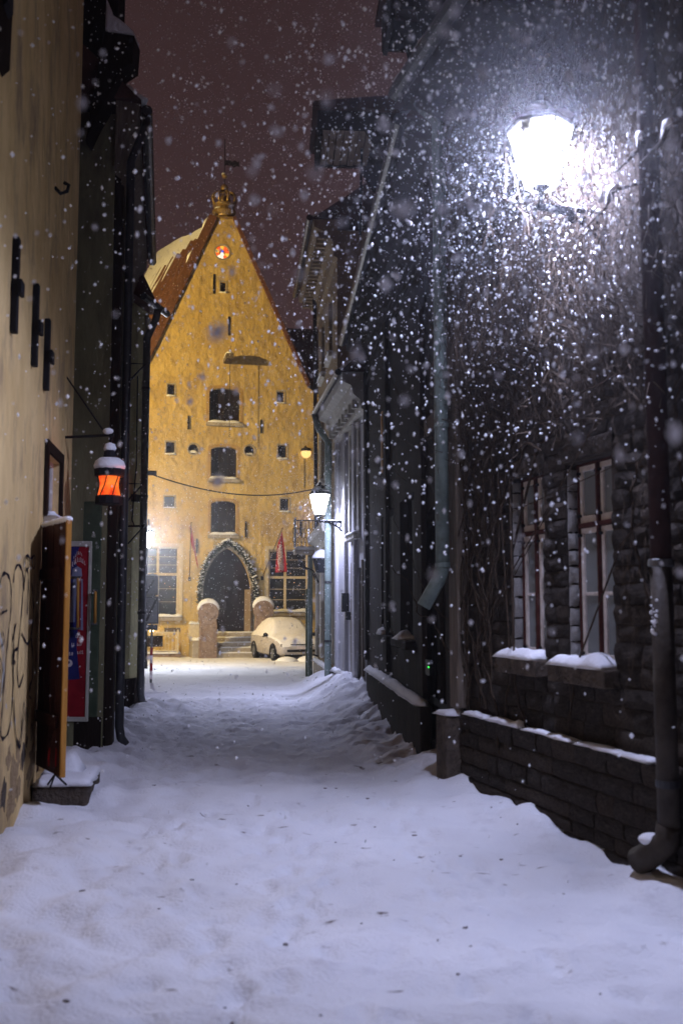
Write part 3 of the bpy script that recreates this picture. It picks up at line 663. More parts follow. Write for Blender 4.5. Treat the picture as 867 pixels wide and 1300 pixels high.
# globe lamp near the corner
lp = H(388.5, 575, .35); gl2 = thing('globe_lamp', 'round amber globe lamp lit on the hall front near the roofline corner', 'lamp', tuple(HALL.world(lp[0], .35, lp[1])), HALL.ang)
MB().ball((0,0,0), .21, 14, 10).build('globe', emis('amber_globe', (1.0,0.62,0.20), 1.6), gl2, smooth=True)
MB().lathe([(.02,.24),(.20,.17),(.225,.06),(.21,.06),(.18,.15),(.01,.22)], n=14).build('hood', M['iron'], gl2, smooth=True)
MB().tube([(0,0,.2),(0,.05,.3),(0,.34,.3)], .02, 6).build('bracket', M['iron'], gl2)
MB().tube([(0,.33,-.2),(0,.33,-1.4)], .012, 5).build('cable', M['iron'], gl2)
# flags
def flag(pts_px, poleA, poleB, label, text, o):
    t = thing('flag', label, 'flag', tuple(HALL.world(*[H(*poleA, 0.05)[0], 0.05, H(*poleA, 0.05)[1]])), HALL.ang, 'red flags by the doorway')
    base = H(*poleA, 0.05); tip = H(*poleB, o)
    b0 = Vector((0,0.05,0)); b1 = Vector((tip[0]-base[0], -o+.05, tip[1]-base[1]))
    MB().tube([b0, b1], .022, 6).build('pole', M['wood_grey'], t); MB().ball(tuple(b1), .045, 8, 6).build('finial', M['gilt'], t, smooth=True)
    MB().box(-.05,.05,.0,.048,-.08,.08).build('holder', M['iron'], t)
    top, bot = pts_px
    NU, NV = 10, 16; vs_ = []
    for j in range(NV+1):
        v = j/NV
        for i in range(NU+1):
            u = i/NU
            a = (top[0][0]*(1-u)+top[1][0]*u, top[0][1]*(1-u)+top[1][1]*u); b_ = (bot[0][0]*(1-u)+bot[1][0]*u, bot[0][1]*(1-u)+bot[1][1]*u)
            q = H(a[0]*(1-v)+b_[0]*v, a[1]*(1-v)+b_[1]*v, o*.8); vs_.append((q[0]-base[0], -o*.8+.05 + .06*math.sin(u*9+v*2)*(.3+v), q[1]-base[1]))
    m_ = MB(); m_.v = vs_; m_.f = [(j*(NU+1)+i, j*(NU+1)+i+1, (j+1)*(NU+1)+i+1, (j+1)*(NU+1)+i) for j in range(NV) for i in range(NU)]
    c = m_.build('cloth', M['flag'], t, smooth=True); sm = c.modifiers.new('thick', 'SOLIDIFY'); sm.thickness = .008; sm.offset = 1
    if text:
        rg = random.Random(9); m_ = MB()
        for cx_ in (3.2, 5.2, 7.2):
            j = 4 if cx_ < 4 else 3
            while j < NV-1:
                h_ = rg.choice((.35,.5,.7)); i0 = int(cx_); q = Vector(vs_[int(j)*(NU+1)+i0]); q2 = Vector(vs_[(int(j)+1)*(NU+1)+i0])
                w_ = .05; pz = q + (q2-q)*(j-int(j)); x0 = pz.x + rg.uniform(-.02,.02)
                m_.box(x0-w_, x0+w_*rg.uniform(.1,1), pz.y-.034, pz.y-.028, pz.z-.018, pz.z+.004)
                if rg.random() < .6: m_.box(x0-w_, x0-w_+.02, pz.y-.034, pz.y-.028, pz.z-.06, pz.z)
                j += h_
        tag(m_.build('lettering', M['ink'], c), kind='stuff')
    return t
flag((((241,668),(243.5,668)),((244,692),(252,722))), (241,735), (243,664), 'red flag hanging narrow and limp, farther from the car', False, .9)
flag((((352,693),(358.5,674)),((350,727),(364.5,726))), (333,734), (358.5,671), 'red flag with white lettering spread before the tall window', True, 1.0)

# roof of the next house behind the hall
NB = Frame((1.0 - 6.4, 45.5), (6.0, 47.5))
nbh = house('neighbouring_house', 'dark snow-dusted roof of a house behind the hall, beside the right slope', NB)
a = NB.on(352, 400)[0]; b_ = NB.on(440, 480)[0]
zt_ = NB.on(372, 405)[1]; ze = NB.on(405, 495)[1]
MB().wall([(a-3, -1), (b_+6, -1), (b_+6, ze), (a-3, ze)], [], .2, 6).build('wall', M['tan'], nbh)
MB().prism_x([(-.3, ze+.003), (6.3, ze+.003), (3.0, zt_+.4)], a-2.6, b_+6).build('roof', M['rooftile'], nbh)

# ------------------------------------------------------------------ ochre house, near left
h1 = house('ochre_house', 'ochre plaster house with graffiti along the near left side of the lane', L1)
E1 = L1.L
wr = L1.rect(58,580,75,660)
s_d0 = L1.on(50, 800)[0]
door_r = (s_d0 + .06, s_d0 + .95, .16, 2.12)
MB().wall([(-3, -.6), (E1, -.6), (E1, 8.9), (-3, 8.9)], [rectpts(wr), rectpts(door_r)], .16, 5).build('wall', M['ochre'], h1)
MB().prism_x([(0,8.3),(-.05,8.35),(-.08,8.6),(-.14,8.75),(-.24,8.8),(-.26,8.95),(0,9.0)], -3, E1+.05).build('cornice', M['wood_dark'], h1)
MB().prism_x([(-.28,9.005),(5.2,9.005),(2.5,11.6)], -3, E1+.1).build('roof', M['rooftile'], h1)
MB().tube([(-3,-.34,9.0),(E1+.1,-.34,9.0)], .075, 10).build('gutter', M['darkpipe'], h1)
mb = MB(); prof = []
N = 40
for i in range(N+1):
    s = -3 + (E1+3.08)*i/N
    for j in range(6):
        v = j/5; yy = -.28 + .9*v; zz = 9.07 + .95*v + .13*math.sin(math.pi*min(1, v*1.4+.15)) + .05*nz2(s, v, 2.5, 4)
        if j == 0: zz -= .07
        mb.v.append((s, yy, zz))
for i in range(N):
    for j in range(5): a = i*6+j; mb.f.append((a, a+6, a+7, a+1))
mb.build('roof_snow', M['snow'], h1, smooth=True)
for (x0, y0, x1, y1, xb0, xb1) in ((10,298,21,425,0,0),(37,358,46,467,0,0),(53,403,60,497,0,0)):
    r = L1.rect(x0, y0, x1, y1); c = (r[0]+r[1])/2; hw = .035
    an = MB().box(c-hw, c+hw, -.045, -.002, r[2], r[3]).build('wall_anchor', M['iron'], h1, bevel=.006)
    MB().box(c-hw*1.7, c+hw*1.7, -.075, -.046, (r[2]+r[3])/2-.07, (r[2]+r[3])/2+.03).build('anchor_wedge', M['iron'], an, bevel=.006)
r = L1.rect(0,-40,14,110); MB().prism_x([(-.002,r[2]),(-.05,r[2]+.05),(-.06,r[3]),(-.002,r[3])], r[0]-.3, r[0]+.10).build('shutter', M['wood_dark'], h1)
MB().prism_x([(-.061,r[2]+.3),(-.09,r[2]+.33),(-.09,r[3]),(-.061,r[3])], r[0]-.2, r[0]-.05).build('shutter_strap', M['iron'], h1)
c = L1.on(70, 238)
MB().tube([(c[0],-.002,c[1]),(c[0],-.05,c[1]-.05),(c[0]+.02,-.10,c[1]-.02),(c[0]+.03,-.11,c[1]+.04),(c[0]+.03,-.07,c[1]+.06)], .016, 7).build('hook', M['iron'], h1, smooth=True)
# small window
s0, s1, z0, z1 = wr
wn = empty('window'); wn.parent = h1
t = .045
for (a, b_, c0, c1) in ((s0+.003,s0+t,z0+.003,z1-.003),(s1-t,s1-.003,z0+.003,z1-.003),(s0+t+.002,s1-t-.002,z1-t,z1-.003),(s0+t+.002,s1-t-.002,z0+.003,z0+t),((s0+s1)/2-.02,(s0+s1)/2+.02,z0+t+.002,z1-t-.002)):
    MB().box(a, b_, .05, .11, c0, c1).build('frame_bar', M['winframe'], wn, bevel=.005)
MB().box(s0+t+.003, (s0+s1)/2-.022, .07, .09, z0+t+.003, z1-t-.003).build('pane', M['curtain'], wn)
MB().box((s0+s1)/2+.022, s1-t-.003, .07, .09, z0+t+.003, z1-t-.003).build('pane', M['curtain'], wn)
MB().box(s0-.06, s1+.06, -.10, -.002, z0-.05, z0-.002).build('sill', M['limestone'], h1)
MB().snow(s0-.05, s1+.05, -.10, .05, z0, .05, seed=3).build('sill_snow', M['snow'], h1, smooth=True)
for (a, b_, c0, c1) in ((s0-.09,s0-.002,z0-.001,z1+.09),(s1+.002,s1+.09,z0-.001,z1+.09),(s0-.001,s1+.001,z1+.002,z1+.09)):
    MB().box(a, b_, -.03, -.002, c0, c1).build('window_surround', M['wood_dark'], h1)
# doorway with its leaf swung out
MB().box(door_r[0]+.004, door_r[1]-.004, .12, .155, door_r[2]+.004, door_r[3]-.004).build('inner_door', M['leaf_wood'], h1, bevel=.01)
hp = L1.world(s_d0, 0.02, 0); fp = Vector((at(85, 800, 7.42).x, 7.42, 0))
iv = Matrix.Rotation(-L1.ang, 4, 'Z') @ Matrix.Translation((-L1.p0.x, -L1.p0.y, 0))
a3, b3 = iv @ hp, iv @ fp
zl0 = .36; zl1 = 2.24
leaf = empty('door'); leaf.parent = h1
dd = (b3-a3).normalized(); npl = 4; LL = (b3-a3).length
for k in range(npl):
    q0 = a3 + dd*(LL*k/npl + .004); q1 = a3 + dd*(LL*(k+1)/npl - (.034 if k == npl-1 else .004))
    zc = (zl0+zl1)/2; MB().bar((q0.x,q0.y,zc),(q1.x,q1.y,zc), .036, zl1-zl0).build('door_board', M['leaf_wood'], leaf, bevel=.004)
q0 = b3 - dd*.026; MB().bar((q0.x,q0.y,(zl0+zl1)/2),(b3.x,b3.y,(zl0+zl1)/2), .040, zl1-zl0+.01).build('edge_strip', M['edge_wood'], leaf, bevel=.004)
nd = Vector((dd.y, -dd.x, 0))
for zz in (.75, 1.85):
    q0 = a3 + dd*.03 + nd*.035; q1 = a3 + dd*(LL-.08) + nd*.035; MB().bar((q0.x,q0.y,zz),(q1.x,q1.y,zz), .02, .09).build('ledge_board', M['leaf_wood'], leaf, bevel=.004)
mb = MB(); n_ = 10
for k in range(n_): 
    p = a3 + dd*(LL*(k+.5)/n_); mb.ball((p.x, p.y, zl1+.012), .038+.01*nz2(k,0,.9), 7, 5, .7)
mb.build('leaf_snow', M['snow'], leaf, smooth=True)
# graffiti: sprayed strokes
def stroke(mb, pts, wd, o=.004):
    P = []
    for i in range(len(pts)-1):
        p0 = Vector(pts[max(0,i-1)]); p1 = Vector(pts[i]); p2 = Vector(pts[i+1]); p3 = Vector(pts[min(len(pts)-1,i+2)])
        for k in range(6):
            u = k/6; P.append(.5*((2*p1)+(p2-p0)*u+(2*p0-5*p1+4*p2-p3)*u*u+(3*p1-p0-3*p2+p3)*u**3))
    P.append(Vector(pts[-1])); L_ = []; Rr = []
    for i, p in enumerate(P):
        d = (P[min(i+1,len(P)-1)]-P[max(i-1,0)]); d = d.normalized() if d.length > 1e-6 else Vector((0,1)); nn = Vector((-d.y, d.x))*wd*(.75+.35*math.sin(i*.9)+.15*math.sin(i*2.3))
        L_.append((p.x+nn.x, -o, p.y+nn.y)); Rr.append((p.x-nn.x, -o, p.y-nn.y))
    m_ = len(P); mb.add(L_+Rr, [(i, i+1, m_+i+1, m_+i) for i in range(m_-1)])
G = lambda l: [L1.on(x*.2, 690+y*.2) for x, y in l]
gf = empty('graffiti'); gf.parent = h1
strokes = [[(-40,470),(-10,300),(10,215),(35,188),(60,220),(72,300),(70,420),(55,560),(35,780),(20,980),(10,1120),(5,1200),(20,1240),(55,1190),(75,1050),(85,800),(90,600),(100,510)],
 [(85,250),(95,170),(115,135),(138,165),(148,240),(138,420),(118,640),(110,800),(120,910),(150,830)],
 [(150,300),(165,170),(180,200),(178,330),(172,450)],[(200,250),(208,350),(212,450),(195,590),(175,635),(155,610),(138,570)],[(195,600),(208,680)],
 [(75,770),(78,640),(85,560),(100,510)],[(108,670),(90,680),(86,740),(95,760)],[(80,760),(85,1000),(95,1200),(125,1290),(140,1120),(150,1010)],[(195,620),(205,760),(200,860),(180,930),(170,1150),(165,1300)],
 [(190,910),(180,960),(192,985)],[(10,560),(20,600),(12,640),(2,650)],[(5,440),(25,430),(40,425)],[(110,1290),(130,1180),(142,1110)],
 [(150,130),(158,80),(180,85),(178,140),(165,165),(155,150)],[(195,90),(210,75),(214,110),(208,160),(198,140)],[(165,75),(185,95),(205,80)],[(-30,700),(0,760),(10,860),(0,960)]]
for i, s in enumerate(strokes):
    mb = MB(); stroke(mb, G(s), .014 if i < 9 else .010, .003 + .0007*i); mb.build('black_stroke', M['spray'], gf, fix=False)
for s in ([(0,560),(20,760),(8,960),(0,1000)],[(10,600),(28,720),(20,900)],[(38,1020),(46,1050)],[(155,150),(158,110)],[(205,130),(207,100)],[(72,1130),(75,1170)],[(98,1110),(100,1160)]): mb = MB(); stroke(mb, G(s), .012, .0022); mb.build('white_stroke', M['spraywhite'], gf, fix=False)
rq = random.Random(14)
for k in range(16):
    c = (rq.uniform(2.6, 4.9), rq.uniform(.15, .8)); rr_ = rq.uniform(.05,.2); pts = []
    for i in range(24):
        a = 2*math.pi*i/24; q = rr_*(.75 + .5*noise.noise(Vector((math.cos(a)*1.6+k*7, math.sin(a)*1.6, k))) + .25*noise.noise(Vector((math.cos(a)*5+k*7, math.sin(a)*5, k)))); pts.append((c[0]+q*1.3*math.cos(a), c[1]+q*math.sin(a)))
    MB().prism_y(pts, -.0012-.00005*k, .02).build('bare_patch', M['peel'], h1)
for (px, py, rr_, m_) in ((18,985,.16,'peel'),(5,1010,.12,'stone2'),(30,960,.09,'stone2'),(24,1000,.10,'peel'),(40,930,.06,'peel'),(12,955,.05,'peel'),(33,905,.05,'peel')):
    c = L1.on(px, py); pts = [(c[0]+rr_*rq.uniform(.45,1.1)*math.cos(a), c[1]+rr_*1.2*rq.uniform(.45,1.1)*math.sin(a)) for a in [i*2*math.pi/13 for i in range(13)]]
    MB().prism_y(pts, -.0022-.0003*rq.random(), .02).build('bare_patch', M[m_], h1)
# stone doorstep
stp = thing('stone_step', 'snow-capped stone doorstep at the foot of the ochre house', 'step', (L1.p0.x, L1.p0.y, 0), L1.ang)
sa0, sa1 = s_d0-.22, s_d0+.62
mb = MB().box(sa0, sa1, -.44, -.01, -.2, .23)
mb.build('block', M['stone2'], stp, bevel=.035)
MB().snow(sa0-.01, sa1+.01, -.46, 0, .225, .055, 16, 9, seed=5.5).build('snow_cap', M['snow'], stp, smooth=True)
sb = MB(); sb.snow(s_d0+.1, s_d0+.5, -.34, -.02, .26, .22, 12, 8, seed=6.5); sb.build('snow_drift', M['snow'], stp, smooth=True)
# folded parasol on a little tripod, against the leaf
pp = at(70, 1000, 7.55); pr = thing('folded_parasol', 'furled dark red cloth on a small black tripod below the open door leaf', 'parasol', (pp.x, pp.y, .275))
for k in range(3):
    a = 2*math.pi*k/3 + .4; MB().tube([(0,0,.085),(.085*math.cos(a), .085*math.sin(a), .0)], .0075, 6).build('leg', M['iron'], pr)
MB().tube([(0,0,.08),(0,0,.40)], .010, 6).build('pole', M['iron'], pr)
MB().lathe([(.012,.12),(.05,.14),(.055,.2),(.045,.32),(.02,.40)], n=9).build('cloth', M['leaf_wood'], pr); MB().lathe([(.052,.15),(.058,.2),(.05,.28),(.04,.28)], n=5).build('red_fold', M['red'], pr)

# ------------------------------------------------------------------ olive house with the poster
h2 = house('olive_house', 'olive house with arched doorway behind the red lantern', L2)
iv2 = Matrix.Rotation(-L2.ang, 4, 'Z') @ Matrix.Translation((-L2.p0.x, -L2.p0.y, 0))
def l2(fr, s, o, z): return iv2 @ fr.world(s, o, z)
E2 = L2.L
dr2 = archpts((2.0, 3.3, .0, 2.55), .5)
MB().wall([(0,-.6),(E2,-.6),(E2,7.2),(0,7.2)], [dr2], .35, 4).build('wall', M['olive'], h2)
for k in range(7):
    a = 2.0+1.3*k/7; MB().box(a+.006, a+1.3/7-.006, .28+.008*(k%2), .345, .01, 2.5).build('door_board', M['wood_dark'], h2)
for x0, x1, d in ((.05,.5,.10),(1.35,1.75,.03)):
    MB().box(x0, x1, -d, -.002, -.5, 6.4).build('pilaster', M['darkplaster'], h2, bevel=.02)
MB().box(.52, 1.34, -.06, -.003, -.5, .55).build('plinth', M['darkplaster'], h2); MB().box(3.5, E2-.02, -.03, -.003, -.5, .55).build('plinth', M['darkplaster'], h2)
MB().box(2.0-.14, 3.3+.14, -.05, -.003, 2.62, 2.8).build('lintel', M['darkplaster'], h2)
MB().prism_x([(0,6.5),(-.05,6.55),(-.08,6.8),(-.14,7.0),(-.24,7.12),(-.26,7.3),(0,7.32)], -.1, E2+.05).build('cornice', M['wood_grey'], h2)
MB().prism_x([(-.28,7.325),(4.6,7.325),(2.2,9.6)], -.15, E2+.05).build('roof', M['rooftile'], h2)
MB().tube([(-.0,-.34,7.28),(E2+.06,-.34,7.28)], .065, 10).build('gutter', M['darkpipe'], h2)
MB().snow(-.1, E2+.05, -.34, .5, 7.36, .34, 30, 8, seed=1.5).build('roof_snow', M['snow'], h2, smooth=True)
MB().tube([(.1,-.34,7.22),(.1,-.30,7.05),(.1,-.17,6.7),(.1,-.17,.30),(.1,-.19,.18),(.11,-.24,.10)], .05, 10).build('downpipe', M['darkpipe'], h2, smooth=True)
# wrought bracket, wires
for z_ in (4.6, 3.1): MB().tube([(1.2,-.002,z_),(1.2,-.35,z_),(1.2,-.05,z_-.35)], .014, 6).build('bracket', M['iron'], h2)
MB().tube([(.7,-.02,5.2),(.9,-.03,4.0),(.75,-.03,2.9),(.8,-.03,2.2)], .010, 5).build('cable', M['iron'], h2)
e2 = house('olive_end_wall', 'olive end wall facing up the lane with a poster in a pale frame', L2E)
EE = L2E.L - .003
dpr = (L2E.on(40, 800)[0], L2E.on(113.5, 800)[0], .2, 3.2)
MB().wall([(-.5,-.6),(EE,-.6),(EE,10.6),(-.5,12.0)], [], .2, .3).build('wall', M['darkplaster'], e2)
r = L2E.rect(30,690,127,915)
MB().box(r[0], r[1], -.05, -.002, .25, 2.75).build('green_door', M['greendoor'], e2, bevel=.01)
MB().box(-.4, EE, -.06, -.051, -.5, .42).build('plinth', M['darkplaster'], e2)
# corbelled shoulder of the gable with snow lying on it
kn = [L2E.on(*q) for q in ((118,195),(131,166),(148,135),(162,106),(176,97),(178.5,64),(141,58))]
MB().prism_y(kn[::-1], -.30, -.003).build('gable_shoulder', M['wood_dark'], e2, bevel=.02)
ks = [L2E.on(*q) for q in ((141.5,57.5),(178,63.5),(177,57),(170,50),(160,42),(151,36),(146,24),(143,14))]
MB().prism_y(ks, -.29, -.004).build('shoulder_snow', M['snow'], e2, bevel=.03)
# poster in its frame
r = L2E.rect(62,694,111,910, .08); ps = thing('poster_board', 'red and blue poster in a pale frame, half hidden by the open door leaf', 'poster', (L2E.p0.x, L2E.p0.y, 0), L2E.ang)
s0, s1, z0, z1 = r; Y = -.075
MB().box(s0, s1, Y, Y+.02, z0, z1).build('red_sheet', M['posterred'], ps)
zz = lambda py: L2E.on(95, py, .08)[1]; ss = lambda px: L2E.on(px, 800, .08)[0]
MB().prism_y([(s0+.01, zz(865)), (ss(103), zz(862)), (ss(98), zz(820)), (ss(101), zz(770)), (ss(99), zz(722)), (ss(92), zz(712)), (ss(99), zz(694)+.0), (s0+.01, z1-.01)], Y-.003, Y-.001).build('blue_field', M['posterblue'], ps)
MB().prism_y([(ss(90), zz(732)), (ss(103), zz(732)), (ss(102), zz(722)), (ss(97), zz(719)), (ss(91), zz(722))], Y-.006, Y-.004).build('pale_figure', M['posterpale'], ps)
MB().prism_y([(ss(88), zz(790)), (ss(95), zz(790)), (ss(97), zz(733)), (ss(92), zz(733))], Y-.006, Y-.004).build('pale_figure', M['posterpale'], ps)
MB().prism_y([(ss(103), zz(800)), (ss(106), zz(800)), (ss(104), zz(735)), (ss(102), zz(735))], Y-.006, Y-.004).build('pale_figure', M['posterpale'], ps)
MB().prism_y(circ((ss(89), zz(842)), .04, 16), Y-.006, Y-.004).build('badge', M['ink'], ps)
MB().prism_y(circ((ss(88.6), zz(841)), .016, 10), Y-.009, Y-.007).build('badge_mark', M['posterblue'], ps)
rg = random.Random(4); mb = MB()
for (x0, x1, py, hh, ar) in ((92,104,707,.045,1),(90,107,716,.05,1),(97,107,808,.03,0),(92,97,818,.03,0),(99,106,818,.03,0),(87,95,830,.035,0),(99.5,108,828,.035,0)):
    a, b_ = ss(x0), ss(x1); x = a
    while x < b_-.01:
        u = (x-a)/(b_-a); zc = zz(py) + (.05*math.sin(u*math.pi) if ar else 0); w_ = rg.uniform(.006,.010)
        mb.box(x, x+w_*.6, Y-.0075, Y-.005, zc-hh/2, zc+hh/2*rg.choice((.5,1,1)))
        if rg.random() < .6: mb.box(x, x+w_*1.4, Y-.0095, Y-.0078, zc-hh/2, zc-hh/2+.007)
        x += w_*2.1
tag(mb.build('lettering', M['ink'], ps), kind='stuff')
for (a, b_, c0, c1) in ((s0-.03,s0-.001,z0-.05,z1+.06),(s1+.001,s1+.03,z0-.05,z1+.06),(s0,s1,z1+.002,z1+.06),(s0,s1,z0-.05,z0-.002)):
    MB().box(a, b_, Y-.02, Y+.022, c0, c1).build('frame_bar', M['paledecor'], ps, bevel=.006)
# pull handles on the door
for px, y0, y1, nm in ((99,733,798,1),(121,750,792,2)):
    pa = L2E.on(px, y0, .2); pb = L2E.on(px-.6, y1, .2)
    hd = empty('pull_handle'); hd.parent = e2
    MB().tube([(pa[0],-.18,pa[1]),(pb[0],-.18,pb[1])], .016, 9).build('grip', M['edge_wood'], hd, smooth=True)
    for q in (pa, pb): MB().tube([(q[0]-.1 if nm == 1 else q[0]-.02,-.10,q[1]),(q[0]-.03,-.19,q[1]),(q[0]+.025,-.18,q[1])], .014, 7).build('mount', M['zinc'], hd)

# corner house at the mouth of the lane
h3 = house('corner_house', 'pale olive corner house at the mouth of the lane', L3E)
E3 = L3E.L
MB().wall([(0,-.6),(E3,-.6),(E3,6.6),(0,6.6)], [], .2, 1.5).build('wall', M['olivepale'], h3)
MB().box(E3-.14, E3-.01, -.04, -.003, .5, 6.5).build('quoin', M['paledecor'], h3)
MB().box(.02, E3-.01, -.05, -.004, -.6, .45).build('plinth', M['darkplaster'], h3)
MB().prism_x([(-.2,6.605),(1.9,6.605),(.7,8.4)], -.3, E3+.1).build('roof', M['rooftile'], h3)
MB().tube([(-.1,-.28,6.62),(E3+.12,-.28,6.6)], .06, 10).build('gutter', M['darkpipe'], h3)
c = L3E.on(183, 640, .14)
PX3 = c[0]
MB().tube([(PX3+.10,-.28,6.56),(PX3+.08,-.26,6.4),(PX3,-.14,6.05),(PX3,-.14,.2),(PX3,-.18,.06),(PX3+.09,-.26,-.02)], .062, 12).build('downpipe', M['zinc'], h3, smooth=True)
for z_ in (5.2, 3.4, 1.5): MB().lathe([(.072,-.02),(.072,.02)], (PX3,-.14,z_), 12).build('pipe_clamp', M['darkpipe'], h3)
b_ = L3E.on(170, 668, .1)
MB().tube([(b_[0],-.3,b_[1]),(b_[0],-.01,b_[1])], .016, 6).tube([(b_[0],-.28,b_[1]),(b_[0],-.01,b_[1]-.28)], .012, 6).build('bracket', M['iron'], h3)
MB().tube([(PX3-.1,-.03,5.4),(PX3-.14,-.06,3.9),(PX3-.22,-.06,3.4),(PX3-.2,-.03,3.0),(PX3-.1,-.03,2.9)], .012, 5).build('cable', M['iron'], h3)
MB().box(PX3-.2,PX3-.05,-.09,-.003,3.3,3.42).build('junction_box', M['darkpipe'], h3)

# ------------------------------------------------------------------ ivy house, near right
g1 = house('ivy_house', 'dark stone house overgrown with bare ivy on the near right', R1)
wA = R1.rect(651,606,692,833); wB = R1.rect(721,588,779,843)
print('ivy windows', wA, wB, 'len', R1.L)
zA0, zA1 = 1.22, 2.60
wA = (wA[0], wA[1], zA0, zA1); wB = (wB[0], wB[1], zA0-.01, zA1)
E4 = R1.L
MB().wall([(0,-.6),(E4,-.6),(E4,6.2),(0,6.2)], [rectpts(wA), rectpts(wB)], .16, 5).build('wall', M['mortar'], g1)
rs = random.Random(21)
def stone_mesh(k, m):
    r = random.Random(k); mb = MB(); pts = []
    N1, N2 = 4, 3
    for j in range(N2+1):
        for i in range(N1+1):
            u, v = i/N1, j/N2; e = (i in (0,N1)) + (j in (0,N2))
            pts.append((u + (r.uniform(-.03,.03) if e else 0), [-1.0,-.55,-.15][e] + r.uniform(-.28,.28), v + (r.uniform(-.05,.05) if e else 0)))
    mb.v = pts; mb.f = [(j*(N1+1)+i, j*(N1+1)+i+1, (j+1)*(N1+1)+i+1, (j+1)*(N1+1)+i) for j in range(N2) for i in range(N1)]
    ring = [i for i in range(N1+1)] + [j*(N1+1)+N1 for j in range(1,N2+1)] + [N2*(N1+1)+i for i in range(N1-1,-1,-1)] + [j*(N1+1) for j in range(N2-1,0,-1)]
    n0 = len(mb.v); mb.v += [(mb.v[i][0], .2, mb.v[i][2]) for i in ring]
    mb.f += [(ring[(i+1)%len(ring)], ring[i], n0+i, n0+(i+1)%len(ring)) for i in range(len(ring))]
    return mb.mesh('stone', m, smooth=False)
SM = [stone_mesh(k, M['stone1'] if k % 3 else M['stone2']) for k in range(9)]
PLZ = .70
z = -.12; row = 0; cnt = 0
while z < 3.25:
    hgt = rs.uniform(.085, .15)
    if z < PLZ < z + hgt + .06: hgt = PLZ - z
    x = -.0 - rs.uniform(0, .2)
    while x < 3.75:
        ln = rs.uniform(.18, .42); a, b_ = max(x, .03), x + ln - .014; pr_ = .07 if z < PLZ-.02 else 0.0
        segs = [(a, b_)]
        for wv in (wA, wB):
            if z + hgt > wv[2]-.02 and z < wv[3]:
                ns = []
                for (p, q) in segs:
                    if q < wv[0]-.002 or p > wv[1]+.002: ns.append((p, q))
                    else:
                        if wv[0]-.004 - p > .05: ns.append((p, wv[0]-.004))
                        if q - wv[1]-.004 > .05: ns.append((wv[1]+.004, q))
                segs = ns
        for (p, q) in segs:
            if q - p > .05 and q > .02:
                share(rs.choice(SM), 'stone', g1, (p, -.004-pr_, z+.006), scale=(q-p, .014 + .012*rs.random(), hgt-.012)); cnt += 1
        x += ln
    z += hgt; row += 1
print('stones', cnt)
MB().box(.02, 3.9, -.068, -.003, -.5, PLZ-.012).build('plinth_core', M['mortar'], g1)
for a, b_ in ((.16,.62),(.66,1.25),(1.3,2.05),(2.1,3.0)):
    MB().snow(a, b_, -.125, -.01, PLZ-.01, .03 if a > 1 else .045, 26, 4, seed=a*7).build('ledge_snow', M['snow'], g1, smooth=True)
# limewashed jamb stones
JM = [stone_mesh(40+k, M['jamb']) for k in range(4)]
for wv in (wA, wB):
    z = wv[2] + .01
    while z < wv[3]-.03:
        hgt = min(rs.uniform(.10,.17), wv[3]-z-.01)
        o = share(rs.choice(JM), 'jamb_stone', g1, (wv[0]+.004, .004, z), scale=(.075, .022, hgt-.012), rot=(0,0,R(90))); z += hgt
